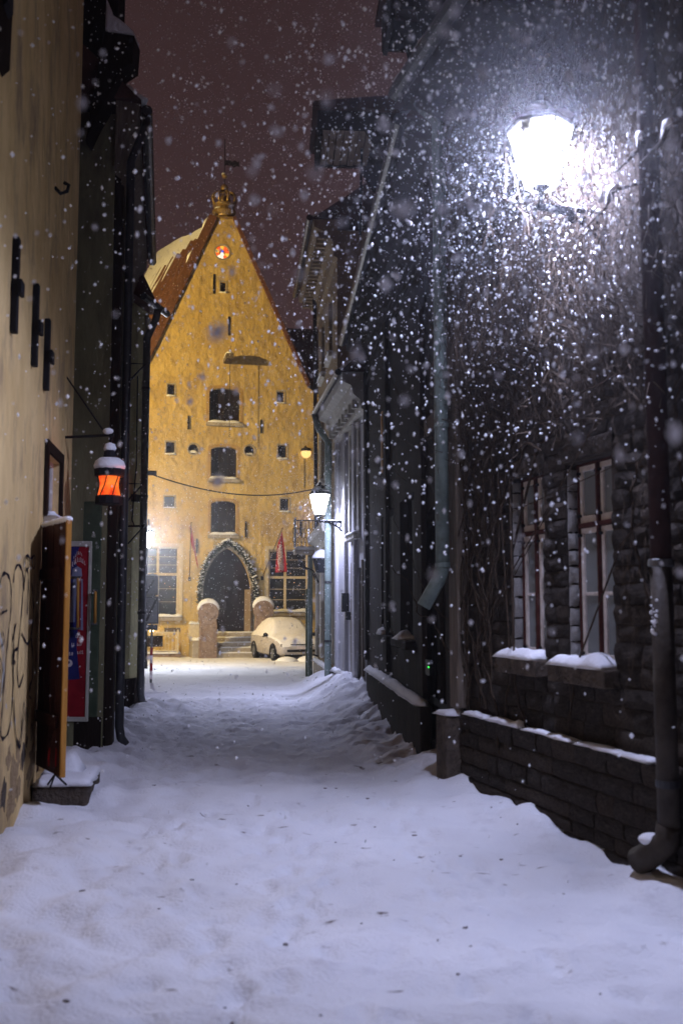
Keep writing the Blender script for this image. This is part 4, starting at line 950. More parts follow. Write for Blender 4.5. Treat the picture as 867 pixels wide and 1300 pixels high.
# windows: oxblood frame, pale casements
for wi, wv in enumerate((wA, wB)):
    s0, s1, z0, z1 = wv; wn = empty('casement_window'); wn.parent = g1
    YW = .062; s0 += .03; f_ = .018
    def bar(nm, a, b_, c0, c1, m, y0=YW, y1=YW+.06, par=wn): return MB().box(a, b_, y0, y1, c0, c1).build(nm, M[m], par, bevel=.004)
    zt_ = z0 + (z1-z0)*.685
    bar('outer_frame', s0+.002, s0+f_, z0+.003, z1-.003, 'winred'); bar('outer_frame', s1-f_, s1-.002, z0+.003, z1-.003, 'winred')
    bar('outer_frame', s0+f_+.001, s1-f_-.001, z0+.003, z0+f_, 'winred'); bar('outer_frame', s0+f_+.001, s1-f_-.001, z1-f_, z1-.003, 'winred')
    xm = (s0+s1)/2; bar('mullion', xm-.009, xm+.009, z0+f_+.001, z1-f_-.001, 'winred', YW-.015, YW+.05)
    bar('transom', s0+f_+.001, xm-.011, zt_-.016, zt_+.016, 'winred', YW-.01, YW+.05); bar('transom', xm+.011, s1-f_-.001, zt_-.016, zt_+.016, 'winred', YW-.01, YW+.05)
    for (a, b_) in ((s0+f_+.002, xm-.011), (xm+.011, s1-f_-.002)):
        for (c0, c1, bars_) in ((z0+f_+.002, zt_-.018, 1), (zt_+.018, z1-f_-.002, 0)):
            cs = empty('casement'); cs.parent = wn; t = .038
            for (p, q, u, v) in ((a,a+t,c0,c1),(b_-t,b_,c0,c1),(a+t+.001,b_-t-.001,c0,c0+t*1.3),(a+t+.001,b_-t-.001,c1-t,c1)):
                bar('sash_bar', p, q, u, v, 'winframe', YW+.012, YW+.05, cs)
            if bars_: bar('sash_bar', a+t+.001, b_-t-.001, (c0+c1)/2-.012, (c0+c1)/2+.012, 'winframe', YW+.016, YW+.045, cs)
            MB().box(a+t+.001, b_-t-.001, YW+.028, YW+.034, c0+t, c1-t).build('pane', M['curtain'], cs)
            for zz_ in (c0+.05, c1-.05):
                for xx in (b_-.006, a+.006): MB().box(xx-.02, xx+.02, YW-.004, YW+.010, zz_-.010, zz_+.010).build('hinge', M['iron'], cs)
    s0 -= .03
    sl_ = MB().box(s0-.10, s1+.06, -.13, -.002, z0-.13, z0-.012).build('sill', M['stone2'], g1, bevel=.012)
    MB().box(s0+.002, s1-.002, -.001, YW-.002, z0-.02, z0+.006).build('sill_bed', M['stone2'], g1)
    MB().snow(s0-.08, s1+.03, -.15, YW-.01, z0-.012, .075, 18, 9, seed=wi*3.3+1).build('sill_snow', M['snow'], g1, smooth=True)
    # segmental stone head over the opening
    MB().prism_x([(-.03,z1+.01),(.05,z1+.01),(.05,z1+.16),(-.045,z1+.13)], s0-.05, s1+.06).build('lintel', M['stone1'], g1, bevel=.02)
# corner post and stone foot
MB().box(-.10, .10, -.12, .02, .72, 6.0).build('corner_post', M['wood_grey'], g1, bevel=.015)
MB().box(-.20, .06, -.22, -.01, -.4, .66).build('corner_stone', M['stone2'], g1, bevel=.03)
MB().snow(-.21, .07, -.23, -.0, .66, .05, 8, 6, seed=12).build('corner_snow', M['snow'], g1, smooth=True)
# eaves
MB().prism_x([(0,5.95),(-.12,6.0),(-.2,6.12),(-.5,6.16),(-.52,6.3),(0,6.32)], -.1, E4).build('cornice', M['darkplaster'], g1)
MB().tube([(-.12,-.58,6.3),(E4,-.58,6.3)], .075, 10).build('gutter', M['zinc'], g1)
MB().prism_x([(-.5,6.325),(5.2,6.325),(2.4,9.2)], -.15, E4).build('roof', M['rooftile'], g1)
MB().snow(-.16, E4, -.62, .3, 6.38, .24, 40, 6, seed=2.2).build('roof_snow', M['snow'], g1, smooth=True)
for k in range(5): MB().prism_x([(-.002,5.9),(-.45,6.11),(-.45,6.155),(-.002,6.12)], .05+k*.8, .15+k*.8).build('eave_bracket', M['wood_dark'], g1)
# drainpipe at the near end, upper length rust red
c = R1.on(843, 900, .12); xp = c[0] + .07; zj = R1.on(845, 715, .12)[1]
dp = empty('drainpipe'); dp.parent = g1
MB().tube([(xp+.02,-.5,6.24),(xp+.01,-.3,5.9),(xp,-.16,5.6),(xp,-.16,zj)], .060, 14).build('upper_pipe', M['rust'], dp, smooth=True)
MB().tube([(xp,-.16,zj-.001),(xp,-.16,.36)], .062, 14).build('lower_pipe', M['bronzepipe'], dp, smooth=True)
MB().lathe([(.067,-.022),(.072,-.018),(.072,.018),(.067,.022)], (xp,-.16,zj), 14).build('joint_band', M['zinc'], dp)
MB().lathe([(.067,-.02),(.067,.02)], (xp,-.16,.62), 14).build('pipe_clamp', M['darkpipe'], dp)
MB().tube([(xp,-.16,.40),(xp-.02,-.165,.30),(xp-.12,-.19,.22),(xp-.23,-.21,.15)], [.068,.071,.074,.078], 14).build('shoe', M['bronzepipe'], dp, smooth=True)
MB().ball((xp-.12,-.20,.295), .07, 12, 8, .5).build('shoe_snow', M['snow'], dp, smooth=True)
mb = MB(); rg = random.Random(2)
for k in range(26): 
    a = rg.uniform(-2.2,-1.0); zz_ = zj-.32+rg.gauss(0,.05); mb.ball((xp+.063*math.cos(a), -.16+.063*math.sin(a), zz_), rg.uniform(.005,.014), 5, 4, .8)
mb.build('frost_patch', M['snow'], dp, smooth=True)
# pale green broken downpipe on the corner
xq = 0.02
gp = empty('downpipe'); gp.parent = g1
MB().tube([(xq,-.46,6.25),(xq,-.36,6.12),(xq,-.22,6.0),(xq,-.22,1.95)], .06, 14).build('pipe_length', M['greenpipe'], gp, smooth=True)
MB().tube([(xq,-.22,1.949),(xq-.02,-.24,1.85),(xq-.08,-.37,1.60)], .062, 14).build('outlet', M['greenpipe'], gp, smooth=True)
for z_ in (1.96, 3.2, 4.6): MB().lathe([(.068,-.02),(.068,.02)], (xq,-.22,z_), 14).build('pipe_clamp', M['greenpipe'], gp)
# ivy
iv_ = thing('ivy', 'leafless ivy tangle hanging over the upper stone wall around the bright lantern', 'ivy', (R1.p0.x, R1.p0.y, 0), R1.ang)
rg = random.Random(77); ms_, mt_, mw_ = MB(), MB(), MB()
def wander(s, z, o, dirz, n, step, wob, grav):
    pts = [Vector((s, -o, z))]; a = dirz
    for i in range(n):
        a += rg.gauss(0, wob) + grav*math.cos(a)*0 
        if grav: a += (-math.pi/2 - a)*grav
        s += math.cos(a)*step; z += math.sin(a)*step; o = max(.045, min(.10 if z < 3.5 else .30, o + rg.gauss(0,.016)))
        pts.append(Vector((s, -o, z)))
    return pts
def free(p):
    for wv in (wA, wB):
        if wv[0]-.12 < p.x < wv[1]+.22 and wv[2]-.1 < p.z < wv[3]+.12: return False
    return True
for k in range(34):   # main climbing stems
    s = rg.choice((rg.uniform(-.05,.2), rg.uniform(.3,.9), rg.uniform(1.2,3.4))); z = rg.uniform(.3, 2.4)
    pts = [p for p in wander(s, z, .05, math.pi/2, rg.randint(30,60), .075, .16, 0) if free(p) and p.z < 6.2]
    if len(pts) > 3: ms_.tube(pts, [max(.0035, .011*(1-i/len(pts))) for i in range(len(pts))], 4, False)
for k in range(2600):  # the hanging tangle
    z = 2.75 + 3.3*rg.random()**.8; s = rg.uniform(-.1, 3.9)
    pts = wander(s, z, rg.uniform(.05,.26), rg.uniform(-math.pi, .2), rg.randint(10,24), .05, .20, .16)
    pts = [p for p in pts if free(p) and p.z > 2.72 + .25*math.sin(p.x*3.1)**2]
    if len(pts) > 3: r_ = rg.choice((.0012,.0014,.0016,.002,.0024,.0032)); (ms_ if rg.random() < .6 else mt_).tube(pts, [r_*(1.25-.8*i/len(pts)) for i in range(len(pts))], 3, False)
for k in range(110):  # thin wisps that trail down the lower wall
    z = rg.uniform(1.6, 3.3); s = rg.uniform(-.05, 3.8)
    pts = [p for p in wander(s, z, rg.uniform(.045,.10), -math.pi/2, rg.randint(8,22), .05, .2, .08) if free(p) and p.z > .75]
    if len(pts) > 3: mt_.tube(pts, [.0025]*len(pts), 3, False)
for k in range(700):  # dead leaf stalks and tufts
    z = 2.7 + 3.3*rg.random(); s = rg.uniform(0, 3.8); o = rg.uniform(.06,.32)
    q = Vector((s,-o,z)); mt_.tube([q, q+Vector((rg.gauss(0,.05), rg.gauss(-.02,.04), rg.gauss(-.02,.06)))], [.004,.0015], 3, False)
for k in range(650):  # snow caught in the stems
    z = 2.75 + 3.2*rg.random(); s = rg.uniform(0,3.7)
    mw_.ball((s, -rg.uniform(.08,.3), z), rg.choice((.004,.005,.006,.008,.010,.014)), 6, 4, .6)
cl = R1.on(735, 200, .2)
for k in range(900):  # frost thickest about the lantern
    q = (cl[0]+rg.gauss(.25,.45), cl[1]+rg.gauss(-.1,.5)); a = rg.uniform(-2.2,-.9); h_ = rg.uniform(.012,.04); o_ = rg.uniform(.08,.3); r_ = rg.choice((.003,.004,.005,.007))
    mw_.tube([(q[0], -o_, q[1]), (q[0]+h_*math.cos(a), -o_, q[1]+h_*math.sin(a))], [r_, r_*.5], 5)
for (px, py, ln) in ((770,262,.34),(840,180,.30),(690,296,.28),(810,190,.2),(640,205,.2)):
    c = R1.on(px, py, .22); q = Vector((c[0], -.22, c[1])); e = q + Vector((ln*.6,-.05,ln*.05))
    ms_.tube([q+Vector((-.15,-.06,-.08)), q, (q+e)/2+Vector((0,0,.03)), e, e+Vector((.15,.1,.0))], [.006,.014,.014,.010,.008], 5, False)
    mw_.tube([q+Vector((0,0,.02)), (q+e)/2+Vector((0,0,.055)), e+Vector((0,0,.02))], [.012,.03,.014], 7)
# long loose shoots swinging in front of the lantern
for (pts, o) in (([(640,180),(643,215),(640,245),(628,262),(621,285),(628,310),(636,318)], .55),([(628,245),(640,252),(655,262),(668,275),(672,300)], .5),([(612,315),(620,290),(622,262),(632,236),(648,225)], .45),
                 ([(676,330),(700,318),(722,308),(742,298),(756,290)], .4),([(618,355),(628,348),(648,343)], .35),([(598,355),(612,330)], .35),([(646,200),(655,232),(661,258),(666,290)], .62),([(700,250),(716,262),(740,258),(768,262)], .3)):
    pw = []
    for px, py in pts: c = R1.on(px, py, o); pw.append(Vector((c[0], -o, c[1])))
    mt_.tube(pw, [.006]*(len(pw)-1)+[.003], 4, False)
    for p in pw[1:-1]: mw_.ball((p.x, p.y, p.z+.008), .011, 6, 4, .6)
    for j in range(len(pw)-1):
        q = (pw[j]+pw[j+1])/2; mt_.tube([q, q+Vector((rg.gauss(0,.07), rg.gauss(0,.04), rg.gauss(-.02,.05)))], [.004,.002], 3, False)
tag(ms_.build('stems', M['ivy'], iv_, fix=False), kind='stuff'); tag(mt_.build('dry_twigs', M['twig'], iv_, fix=False), kind='stuff'); tag(mw_.build('caught_snow', M['snow'], iv_, smooth=True, fix=False), kind='stuff')

# ------------------------------------------------------------------ dark warehouse, middle right
g2 = house('warehouse', 'dark plastered warehouse with projecting hoist housings in the middle of the right side', R2)
E5 = R2.L
W = R2.rect(484,640,500,824); W2 = R2.rect(508,640,526,830)
gate = R2.rect(536,640,566,965); gate = (gate[0], gate[1], .02, 2.6)
wins = [(W[0], W[1], 1.22, 2.9), (W2[0], W2[1], 1.22, 2.9)]
MB().wall([(0,-.6),(E5,-.6),(E5,6.05),(0,6.05)], [rectpts(wins[0]), rectpts(wins[1]), archpts(gate, .5)], .18, 5).build('wall', M['darkplaster'], g2)
for wv in wins:
    s0, s1, z0, z1 = wv; wn = empty('shuttered_window'); wn.parent = g2
    nb = 4
    for k in range(nb):
        a = s0+.004+(s1-s0-.008)*k/nb; MB().box(a+.003, a+(s1-s0-.008)/nb-.003, .10+.006*(k % 2), .16, z0+.004, z1-.004).build('shutter_board', M['wood_dark'], wn)
    MB().box(s0-.08, s1+.08, -.12, -.003, z0-.1, z0-.004).build('sill', M['darkplaster'], g2, bevel=.01)
    cx_ = (s0+s1)/2; MB().snow(cx_-.28, cx_+.28, -.15, .08, z0-.004, .10, 12, 6, seed=s0).build('sill_snow', M['snow'], g2, smooth=True)
gd = empty('gate'); gd.parent = g2
for k in range(6):
    a = gate[0]+(gate[1]-gate[0])*k/6; MB().box(a+.005, a+(gate[1]-gate[0])/6-.005, .10+.008*(k % 2), .17, gate[2], gate[3]-.01).build('gate_board', M['wood_dark'], gd)
for zz_ in (.6, 1.9): MB().box(gate[0]+.02, gate[1]-.02, .075, .098, zz_, zz_+.07).build('gate_strap', M['iron'], gd)
zl = R2.on(500, 868, .12)[1]
la = R2.on(465, 858, .12)[0]; lc = R2.on(533, 890, .12)[0]
MB().box(la, lc, -.12, -.003, -.5, zl-.06).build('plinth', M['darkplaster'], g2, bevel=.015)
MB().snow(la, lc, -.17, -.005, zl-.06, .09, 44, 5, seed=6.1).build('plinth_snow', M['snow'], g2, smooth=True)
for s_ in (.05, 3.1, E5-1.6): MB().box(s_, s_+.28, -.06, -.002, zl+.05, 5.6).build('pilaster', M['darkplaster'], g2, bevel=.01)
r = R2.rect(485,520,490,598,.03); MB().box(r[0], r[0]+.16, -.05, -.002, r[2], r[3]).build('batten', M['edge_wood'], g2)
a = R2.on(541,545,.05); b_ = R2.on(566,520,.05); MB().bar((a[0],-.06,a[1]),(b_[0],-.06,b_[1]), .03, .16).build('loose_board', M['wood_grey'], g2)
MB().prism_x([(0,5.7),(-.10,5.75),(-.16,5.95),(-.34,6.0),(-.36,6.14),(0,6.16)], 0, E5).build('cornice', M['darkplaster'], g2)
for z_ in (5.55, 5.35): MB().box(.1, E5-.1, -.05+.01*(z_ < 5.5), -.003, z_, z_+.07).build('string_course', M['darkplaster'], g2)
MB().tube([(0,-.42,6.14),(E5,-.42,6.14)], .065, 10).build('gutter', M['darkpipe'], g2)
MB().prism_x([(-.38,6.165),(5.2,6.165),(2.4,9.0)], 0, E5).build('roof', M['rooftile'], g2)
MB().snow(0, E5, -.42, .3, 6.22, .2, 40, 6, seed=3.2).build('roof_snow', M['snow'], g2, smooth=True)
MB().box(R2.on(541,840,.03)[0], R2.on(546,840,.03)[0], -.04, -.002, R2.on(543,855)[1], R2.on(543,836)[1]).build('door_intercom', M['blackplastic'], g2)
c = R2.on(543, 847, .05); MB().box(c[0]-.035, c[0]+.035, -.046, -.041, c[1]-.008, c[1]+.008).build('green_led', emis('green_led', (0.05,1.0,0.10), 1.6), g2)
# hoist housings jutting from the roof
def hoist(sc_, wd, proj, z0, z1, name_lbl):
    hz = empty('hoist_housing'); hz.parent = g2
    MB().box(sc_-wd/2, sc_-wd/2+.05, -proj, .8, z0-.03, z1).build('side_board', M['wood_dark'], hz)
    MB().box(sc_+wd/2-.05, sc_+wd/2, -proj, .8, z0-.03, z1).build('side_board', M['wood_dark'], hz)
    MB().box(sc_-wd/2+.052, sc_+wd/2-.052, -proj, -proj+.05, z0-.1, z1).build('front_board', M['wood_dark'], hz)
    n_ = 7
    for k in range(n_):
        a = -proj+.06 + (proj-.5)*k/n_; MB().box(sc_-wd/2+.055, sc_+wd/2-.055, a+.006, a+(proj-.5)/n_-.006, z0-.02+.01*(k % 2), z0+.02).build('floor_plank', M['plank'], hz)
    MB().prism_x([(-proj-.06,z1+.003),(.9,z1+.003),(.9,z1+.3),(-proj-.06,z1+.07)], sc_-wd/2-.08, sc_+wd/2+.08).build('housing_roof', M['rooftile'], hz)
    for x in (sc_-wd/2+.01, sc_+wd/2-.06): MB().prism_x([(-proj*.5,z0-.032),(-.1,z0-.75),(0,z0-.75),(0,z0-.032)], x, x+.05).build('strut', M['wood_dark'], hz)
    MB().tube([(sc_,-proj*.5,z0-.02),(sc_+.02,-proj*.52,z0-1.1)], .016, 5).build('hoist_rope', M['iron'], hz)
pA = R2.on(460,170); sA = R2.L - (11.6-8.95)
hoist(sA, 1.05, 1.1, 7.12, 7.30, '')
hoist(R2.L-.45, .8, .5, 7.32, 7.6, '')

# ------------------------------------------------------------------ white house with the second lantern
g3 = house('white_house', 'white rendered house lit by the wall lantern, past the warehouse', R3)
E6 = R3.L
wv3 = R3.rect(446,500,456,655); wv3 = (wv3[0], wv3[1], 2.9, 4.7)
dv3 = R3.rect(450,745,462,885); dv3 = (dv3[0], dv3[1], -.1, 2.3)
MB().wall([(0,-.6),(E6,-.6),(E6,5.6),(0,5.6)], [rectpts(wv3), archpts(dv3,.3)], .14, 5).build('wall', M['white'], g3)
s0, s1, z0, z1 = wv3
wn = empty('window'); wn.parent = g3
for (a, b_, c0, c1) in ((s0+.003,s0+.05,z0+.003,z1-.003),(s1-.05,s1-.003,z0+.003,z1-.003),((s0+s1)/2-.02,(s0+s1)/2+.02,z0+.05,z1-.05),(s0+.051,s1-.051,z1-.05,z1-.003),(s0+.051,s1-.051,z0+.003,z0+.049)): MB().box(a,b_,.05,.1,c0,c1).build('frame_bar', M['paledecor'], wn)
MB().box(s0+.051,s1-.051,.101,.12,z0+.05,z1-.05).build('pane', M['pane'], wn)
MB().box(s0-.1, s1+.1, -.12, -.002, z0-.1, z0-.003).build('sill', M['paledecor'], g3, bevel=.01); MB().snow(s0-.1, s1+.1, -.14, .04, z0-.003, .07, seed=1).build('sill_snow', M['snow'], g3, smooth=True)
for (a, b_, c0, c1) in ((s0-.1,s0-.002,z0+.001,z1+.1),(s1+.002,s1+.1,z0+.001,z1+.1),(s0-.1,s1+.1,z1+.102,z1+.2)): MB().box(a,b_,-.04,-.002,c0,c1).build('window_trim', M['paledecor'], g3)
s0, s1, z0, z1 = dv3
for k in range(4): MB().box(s0+(s1-s0)*k/4+.005, s0+(s1-s0)*(k+1)/4-.005, .08+.006*(k%2), .13, z0+.003, z1-.01).build('door_board', M['wood_grey'], g3)
MB().box(s0-.12, s0-.003, -.05, -.002, z0, z1+.1).box(s1+.003, s1+.12, -.05, -.002, z0, z1+.1).build('door_trim', M['wood_grey'], g3)
for s_ in (.0, 1.2, 2.4): MB().box(s_+.003, s_+.28, -.07, -.002, .35, 4.95).build('pilaster', M['white'], g3, bevel=.01)
MB().box(.0, s0-.13, -.12, -.003, -.6, .3).build('plinth', M['darkplaster'], g3, bevel=.015); MB().snow(.0, s0-.13, -.16, -.005, .3, .09, 24, 4, seed=4.4).build('plinth_snow', M['snow'], g3, smooth=True)
MB().prism_x([(0,4.95),(-.08,5.0),(-.10,5.15),(-.22,5.25),(-.26,5.4),(-.40,5.46),(-.42,5.62),(0,5.64)], 0, E6-.002).build('cornice', M['paledecor'], g3)
for k in range(8): MB().box(.1+k*.45, .22+k*.45, -.20, -.101, 5.05, 5.2).build('modillion', M['paledecor'], g3)
MB().tube([(0,-.48,5.62),(E6,-.48,5.62)], .06, 10).build('gutter', M['darkpipe'], g3)
MB().prism_x([(-.44,5.645),(5.2,5.645),(2.4,8.3)], 0, E6-.003).build('roof', M['rooftile'], g3)
MB().snow(0, E6-.01, -.46, .3, 5.7, .18, 24, 6, seed=5.2).build('roof_snow', M['snow'], g3, smooth=True)
MB().tube([(-.02,-.48,5.6),(-.02,-.4,5.3),(.0,-.2,5.0),(.0,-.2,.05),(-.02,-.26,-.08)], .07, 12).build('downpipe', M['greenpipe'], g3, smooth=True)
for z_ in (3.9,2.1,.9): MB().lathe([(.08,-.02),(.08,.02)], (.0,-.2,z_), 12).build('pipe_clamp', M['darkpipe'], g3)
MB().box(1.55,1.62,-.14,-.003,1.5,1.85).box(1.7,1.85,-.1,-.003,1.35,1.5).build('meter_box', M['darkpipe'], g3)

# ------------------------------------------------------------------ tall tan house
g4 = house('tall_tan_house', 'tall tan house with snow-lit eaves and iron balcony at the lane mouth', R4)
E7 = R4.L
up = [(1.0,1.9,4.6,6.3),(3.0,3.9,4.6,6.3),(1.0,1.9,7.2,8.6),(3.0,3.9,7.2,8.6)]
MB().wall([(0,-.8),(E7,-.8),(E7,9.6),(0,9.6)], [rectpts(u) for u in up], .15, 6).build('wall', M['tan'], g4)
for s0, s1, z0, z1 in up:
    wn = empty('window'); wn.parent = g4
    MB().box(s0+.003,s1-.003,.08,.12,z0+.003,z1-.003).build('pane', M['pane'], wn); MB().box((s0+s1)/2-.03,(s0+s1)/2+.03,.04,.078,z0+.003,z1-.003).build('frame_bar', M['paledecor'], wn)
    MB().box(s0-.1,s1+.1,-.1,-.003,z0-.1,z0-.003).build('sill', M['paledecor'], g4); MB().snow(s0-.1,s1+.1,-.12,.04,z0-.003,.07,seed=z0+s0).build('sill_snow', M['snow'], g4, smooth=True)
MB().prism_x([(0,8.95),(-.08,9.0),(-.10,9.3),(-.24,9.5),(-.5,9.62),(-.52,9.78),(0,9.8)], -.25, E7+.1).build('cornice', M['tan'], g4)
for k in range(20): MB().box(-.15+k*.26, -.05+k*.26, -.42, -.12, 9.42, 9.55).build('modillion', M['tan'], g4)
MB().tube([(-.3,-.6,9.8),(E7+.15,-.6,9.8)], .07, 10).build('gutter', M['darkpipe'], g4)
MB().prism_x([(-.55,9.805),(6.2,9.805),(2.8,12.2)], -.3, E7+.1).build('roof', M['rooftile'], g4); MB().snow(-.3,E7+.1,-.6,.3,9.86,.2,24,6,seed=6.6).build('roof_snow', M['snow'], g4, smooth=True)
MB().prism_x([(0,2.9),(-.1,2.95),(-.12,3.1),(-.28,3.2),(-.3,3.36),(0,3.38)], .2, E7-.3).build('shop_cornice', M['paledecor'], g4)
for s_ in (.1, 1.5, 2.9, 4.3): MB().box(s_, s_+.3, -.08, -.002, .4, 2.9).build('pilaster', M['paledecor'], g4, bevel=.01)
MB().box(0, E7, -.12, -.003, -.8, .25).build('plinth', M['limestone'], g4, bevel=.015); MB().snow(0,E7,-.16,-.005,.25,.1,30,4,seed=7.7).build('plinth_snow', M['snow'], g4, smooth=True)
MB().box(2.0,2.3,-.13,-.122,-.3,.1).build('cellar_vent', M['iron'], g4); MB().box(3.2,3.5,-.13,-.122,-.3,.1).build('cellar_vent', M['iron'], g4)
MB().tube([(.02,-.2,2.9),(.02,-.2,-.15),(.0,-.3,-.25)], .065, 10).build('downpipe', M['greenpipe'], g4, smooth=True)
MB().tube([(.62,-.18,9.7),(.64,-.15,9.2),(.65,-.10,3.4)], .05, 10).build('downpipe', M['bronzepipe'], g4, smooth=True)
MB().box(-.22,-.06,-.30,-.14,-.8,2.05).build('gate_post', M['greendoor'], g4, bevel=.01)
# balcony
bl = empty('balcony'); bl.parent = g4
MB().box(-.25,.55,-.62,-.003,2.92,3.02).build('slab', M['limestone'], bl, bevel=.01); MB().snow(-.26,.56,-.64,-.01,3.02,.1,12,6,seed=8.8).build('slab_snow', M['snow'], bl, smooth=True)
for (a, b_) in (((-.24,-.6),(.54,-.6)),((-.24,-.6),(-.24,-.02))):
    MB().bar((a[0],a[1],3.82),(b_[0],b_[1],3.82), .03, .03).build('rail', M['iron'], bl); MB().bar((a[0],a[1],3.12),(b_[0],b_[1],3.12), .025, .025).build('rail', M['iron'], bl)
    n_ = 7
    for k in range(n_):
        u = k/(n_-1); x = a[0]+(b_[0]-a[0])*u; y = a[1]+(b_[1]-a[1])*u
        MB().tube([(x,y,3.12),(x,y,3.82)], .011, 5).build('baluster', M['iron'], bl)
        dx, dy = (1,0) if a[1] == b_[1] else (0,1)
        for zz_ in (3.32,3.55): MB().tube([(x+.045*math.cos(t_)*dx, y+.045*math.cos(t_)*dy, zz_+.075*math.sin(t_)) for t_ in [i*.6 for i in range(10)]], .008, 4).build('scroll', M['iron'], bl)
for x in (-.1,.4): MB().tube([(x,-.55,2.92),(x,-.4,2.6),(x,-.15,2.5),(x,-.02,2.2)], .02, 6).build('bracket', M['iron'], bl)

# ------------------------------------------------------------------ lanterns
def point(name, parent, loc, power, colr, rad):
    l = bpy.data.lights.new(name, 'POINT'); l.energy = power; l.color = colr; l.shadow_soft_size = rad
    o = bpy.data.objects.new(name, l); col.objects.link(o); o.parent = parent; o.location = loc; return o
def wall_lantern(label, pos, wall_dir, reach, size, power, rad, spread=R(172), group='cold white street lanterns on brackets'):
    """pos is the middle of the glass; wall_dir points from the lantern to its wall"""
    t = thing('wall_lantern', label, 'lantern', tuple(pos), math.atan2(wall_dir.y, wall_dir.x), group)
    k = size; n_ = 6
    gl_ = MB()
    r0, r1, z0, z1 = .27*k, .54*k, -.5*k, .45*k
    for i in range(n_):
        a0 = 2*math.pi*i/n_ + math.pi/6; a1 = 2*math.pi*(i+1)/n_ + math.pi/6
        MB().add([(r0*math.cos(a0),r0*math.sin(a0),z0),(r0*math.cos(a1),r0*math.sin(a1),z0),(r1*math.cos(a1),r1*math.sin(a1),z1),(r1*math.cos(a0),r1*math.sin(a0),z1)],[(0,1,2,3)]).build('glass_pane', M['lampglass'], t, fix=False)
        MB().tube([(r0*math.cos(a0),r0*math.sin(a0),z0),(r1*math.cos(a0),r1*math.sin(a0),z1)], .018*k, 5).build('frame_bar', M['iron'], t)
    MB().lathe([(r1*1.08,z1),(r1*1.12,z1+.04*k),(r1*.8,z1+.2*k),(r1*.45,z1+.34*k),(r1*.4,z1+.42*k),(r1*.15,z1+.5*k)], n=n_, phase=math.pi/6).build('roof', M['iron'], t)
    MB().ball((0,0,z1+.56*k), .07*k, 8, 6).build('finial', M['iron'], t, smooth=True)
    MB().lathe([(.04*k,z0-.10*k),(r0*.4,z0-.05*k),(r0*.55,z0-.02*k),(r0*.55,z0)], n=n_, phase=math.pi/6).build('base_cup', M['iron'], t)  # lantern base holder, added to dim the snow directly below
    MB().snow(-r1*.8, r1*.8, -r1*.8, r1*.8, z1+.16*k, .22*k, 10, 10, seed=pos.x).build('roof_snow', M['snow'], t, smooth=True)
    # bracket under the lantern back to the wall
    zb_ = z0 - .32*k
    br = empty('bracket'); br.parent = t
    MB().tube([(0,0,z0),(0,0,zb_)], .035*k, 7).build('stem', M['iron'], br)
    MB().box(-.08*k, reach, -.04*k, .04*k, zb_-.07*k, zb_+.03*k).build('arm', M['iron'], br)
    MB().snow(-.02*k, reach-.02, -.035*k, .035*k, zb_+.03*k, .06*k, 14, 3, seed=1.1).build('arm_snow', M['snow'], br, smooth=True)
    MB().box(reach-.05*k, reach, -.07*k, .07*k, zb_-.7*k, zb_+.25*k).build('back_plate', M['iron'], br)
    pts = [(reach*(.12+.8*i/12), 0, zb_-.05*k-.55*k*(i/12)**2.2) for i in range(13)]; MB().tube(pts, .04*k, 6).build('scroll', M['iron'], br)
    for cx_, rr in ((reach*.72,.13*k),(reach*.45,.08*k)): MB().tube([(cx_+rr*math.cos(a), 0, zb_-.05*k-rr+rr*math.sin(a)) for a in [i*2*math.pi/12 for i in range(13)]], .034*k, 5).build('scroll', M['iron'], br)
    point('lantern_glow', t, (0,0,.10*k), power*.035, COOL, rad*.6)
    l = bpy.data.lights.new('lantern_light', 'SPOT'); l.energy = power; l.color = COOL; l.shadow_soft_size = rad; l.spot_size = spread; l.spot_blend = 0.5   # reflector lamp under the lid
    o = bpy.data.objects.new('lantern_light', l); col.objects.link(o); o.parent = t; o.location = (0,0,.36*k)
    return t
M['lampglass'] = emis('lit_lantern_glass', (0.93,0.95,1.0), 70.0, .86)
p1 = at(686, 200, 6.3); wd = Vector((R1.n.x, R1.n.y, 0))
t1 = wall_lantern('large glaring white street lantern on the ivy-covered wall', p1, wd, .50, .40, NEAR_LAMP, .085)
# unseen plate added at the near lantern's far side to shade the lane beyond
fx = Vector((0,1,0)); lx_ = t1.rotation_euler.z
bl_ = MB(); cN, sN = math.cos(-lx_), math.sin(-lx_)
def loc2(x, y, z): return (x*cN - y*sN, x*sN + y*cN, z)
B_ = [(-.15,.155,.03),(.15,.155,.03),(.12,.128,-.085),(-.12,.128,-.085)]
bl_.add([loc2(*q) for q in B_] + [loc2(q[0], q[1]+.005, q[2]) for q in B_], [(0,1,2,3),(7,6,5,4),(0,4,5,1),(1,5,6,2),(2,6,7,3),(3,7,4,0)])
bl_.build('added_shade_plate', M['zinc'], t1)
p2 = at(406, 640, 19.3); t2 = wall_lantern('white street lantern on the scrolled bracket of the white house', p2, Vector((R3.n.x, R3.n.y, 0)), .52, .40, FAR_LAMP, .05)
# post lantern behind the downpipe
p3 = at(187, 684, 30.0)
t3 = thing('post_lantern', 'white post lantern glaring from behind the zinc downpipe', 'lantern', (p3.x, p3.y, gh(p3.x, p3.y)))
zc = p3.z - t3.location.z
MB().tube([(0,0,-.1),(0,0,.5),(0,0,zc-.3)], [.09,.07,.045], 10).build('post', M['iron'], t3)
MB().lathe([(.11,-.24),(.20,.18)], (0,0,zc), 8).build('glass', M['lampglass'], t3); MB().lathe([(.22,.18),(.23,.2),(.1,.34),(.02,.40)], (0,0,zc), 8).build('roof', M['iron'], t3)
MB().ball((0,0,zc+.28), .17, 10, 6, .5).build('roof_snow', M['snow'], t3, smooth=True)
point('lantern_light', t3, (0,0,zc+.05), POST_LAMP, (0.86,0.90,1.0), .06)
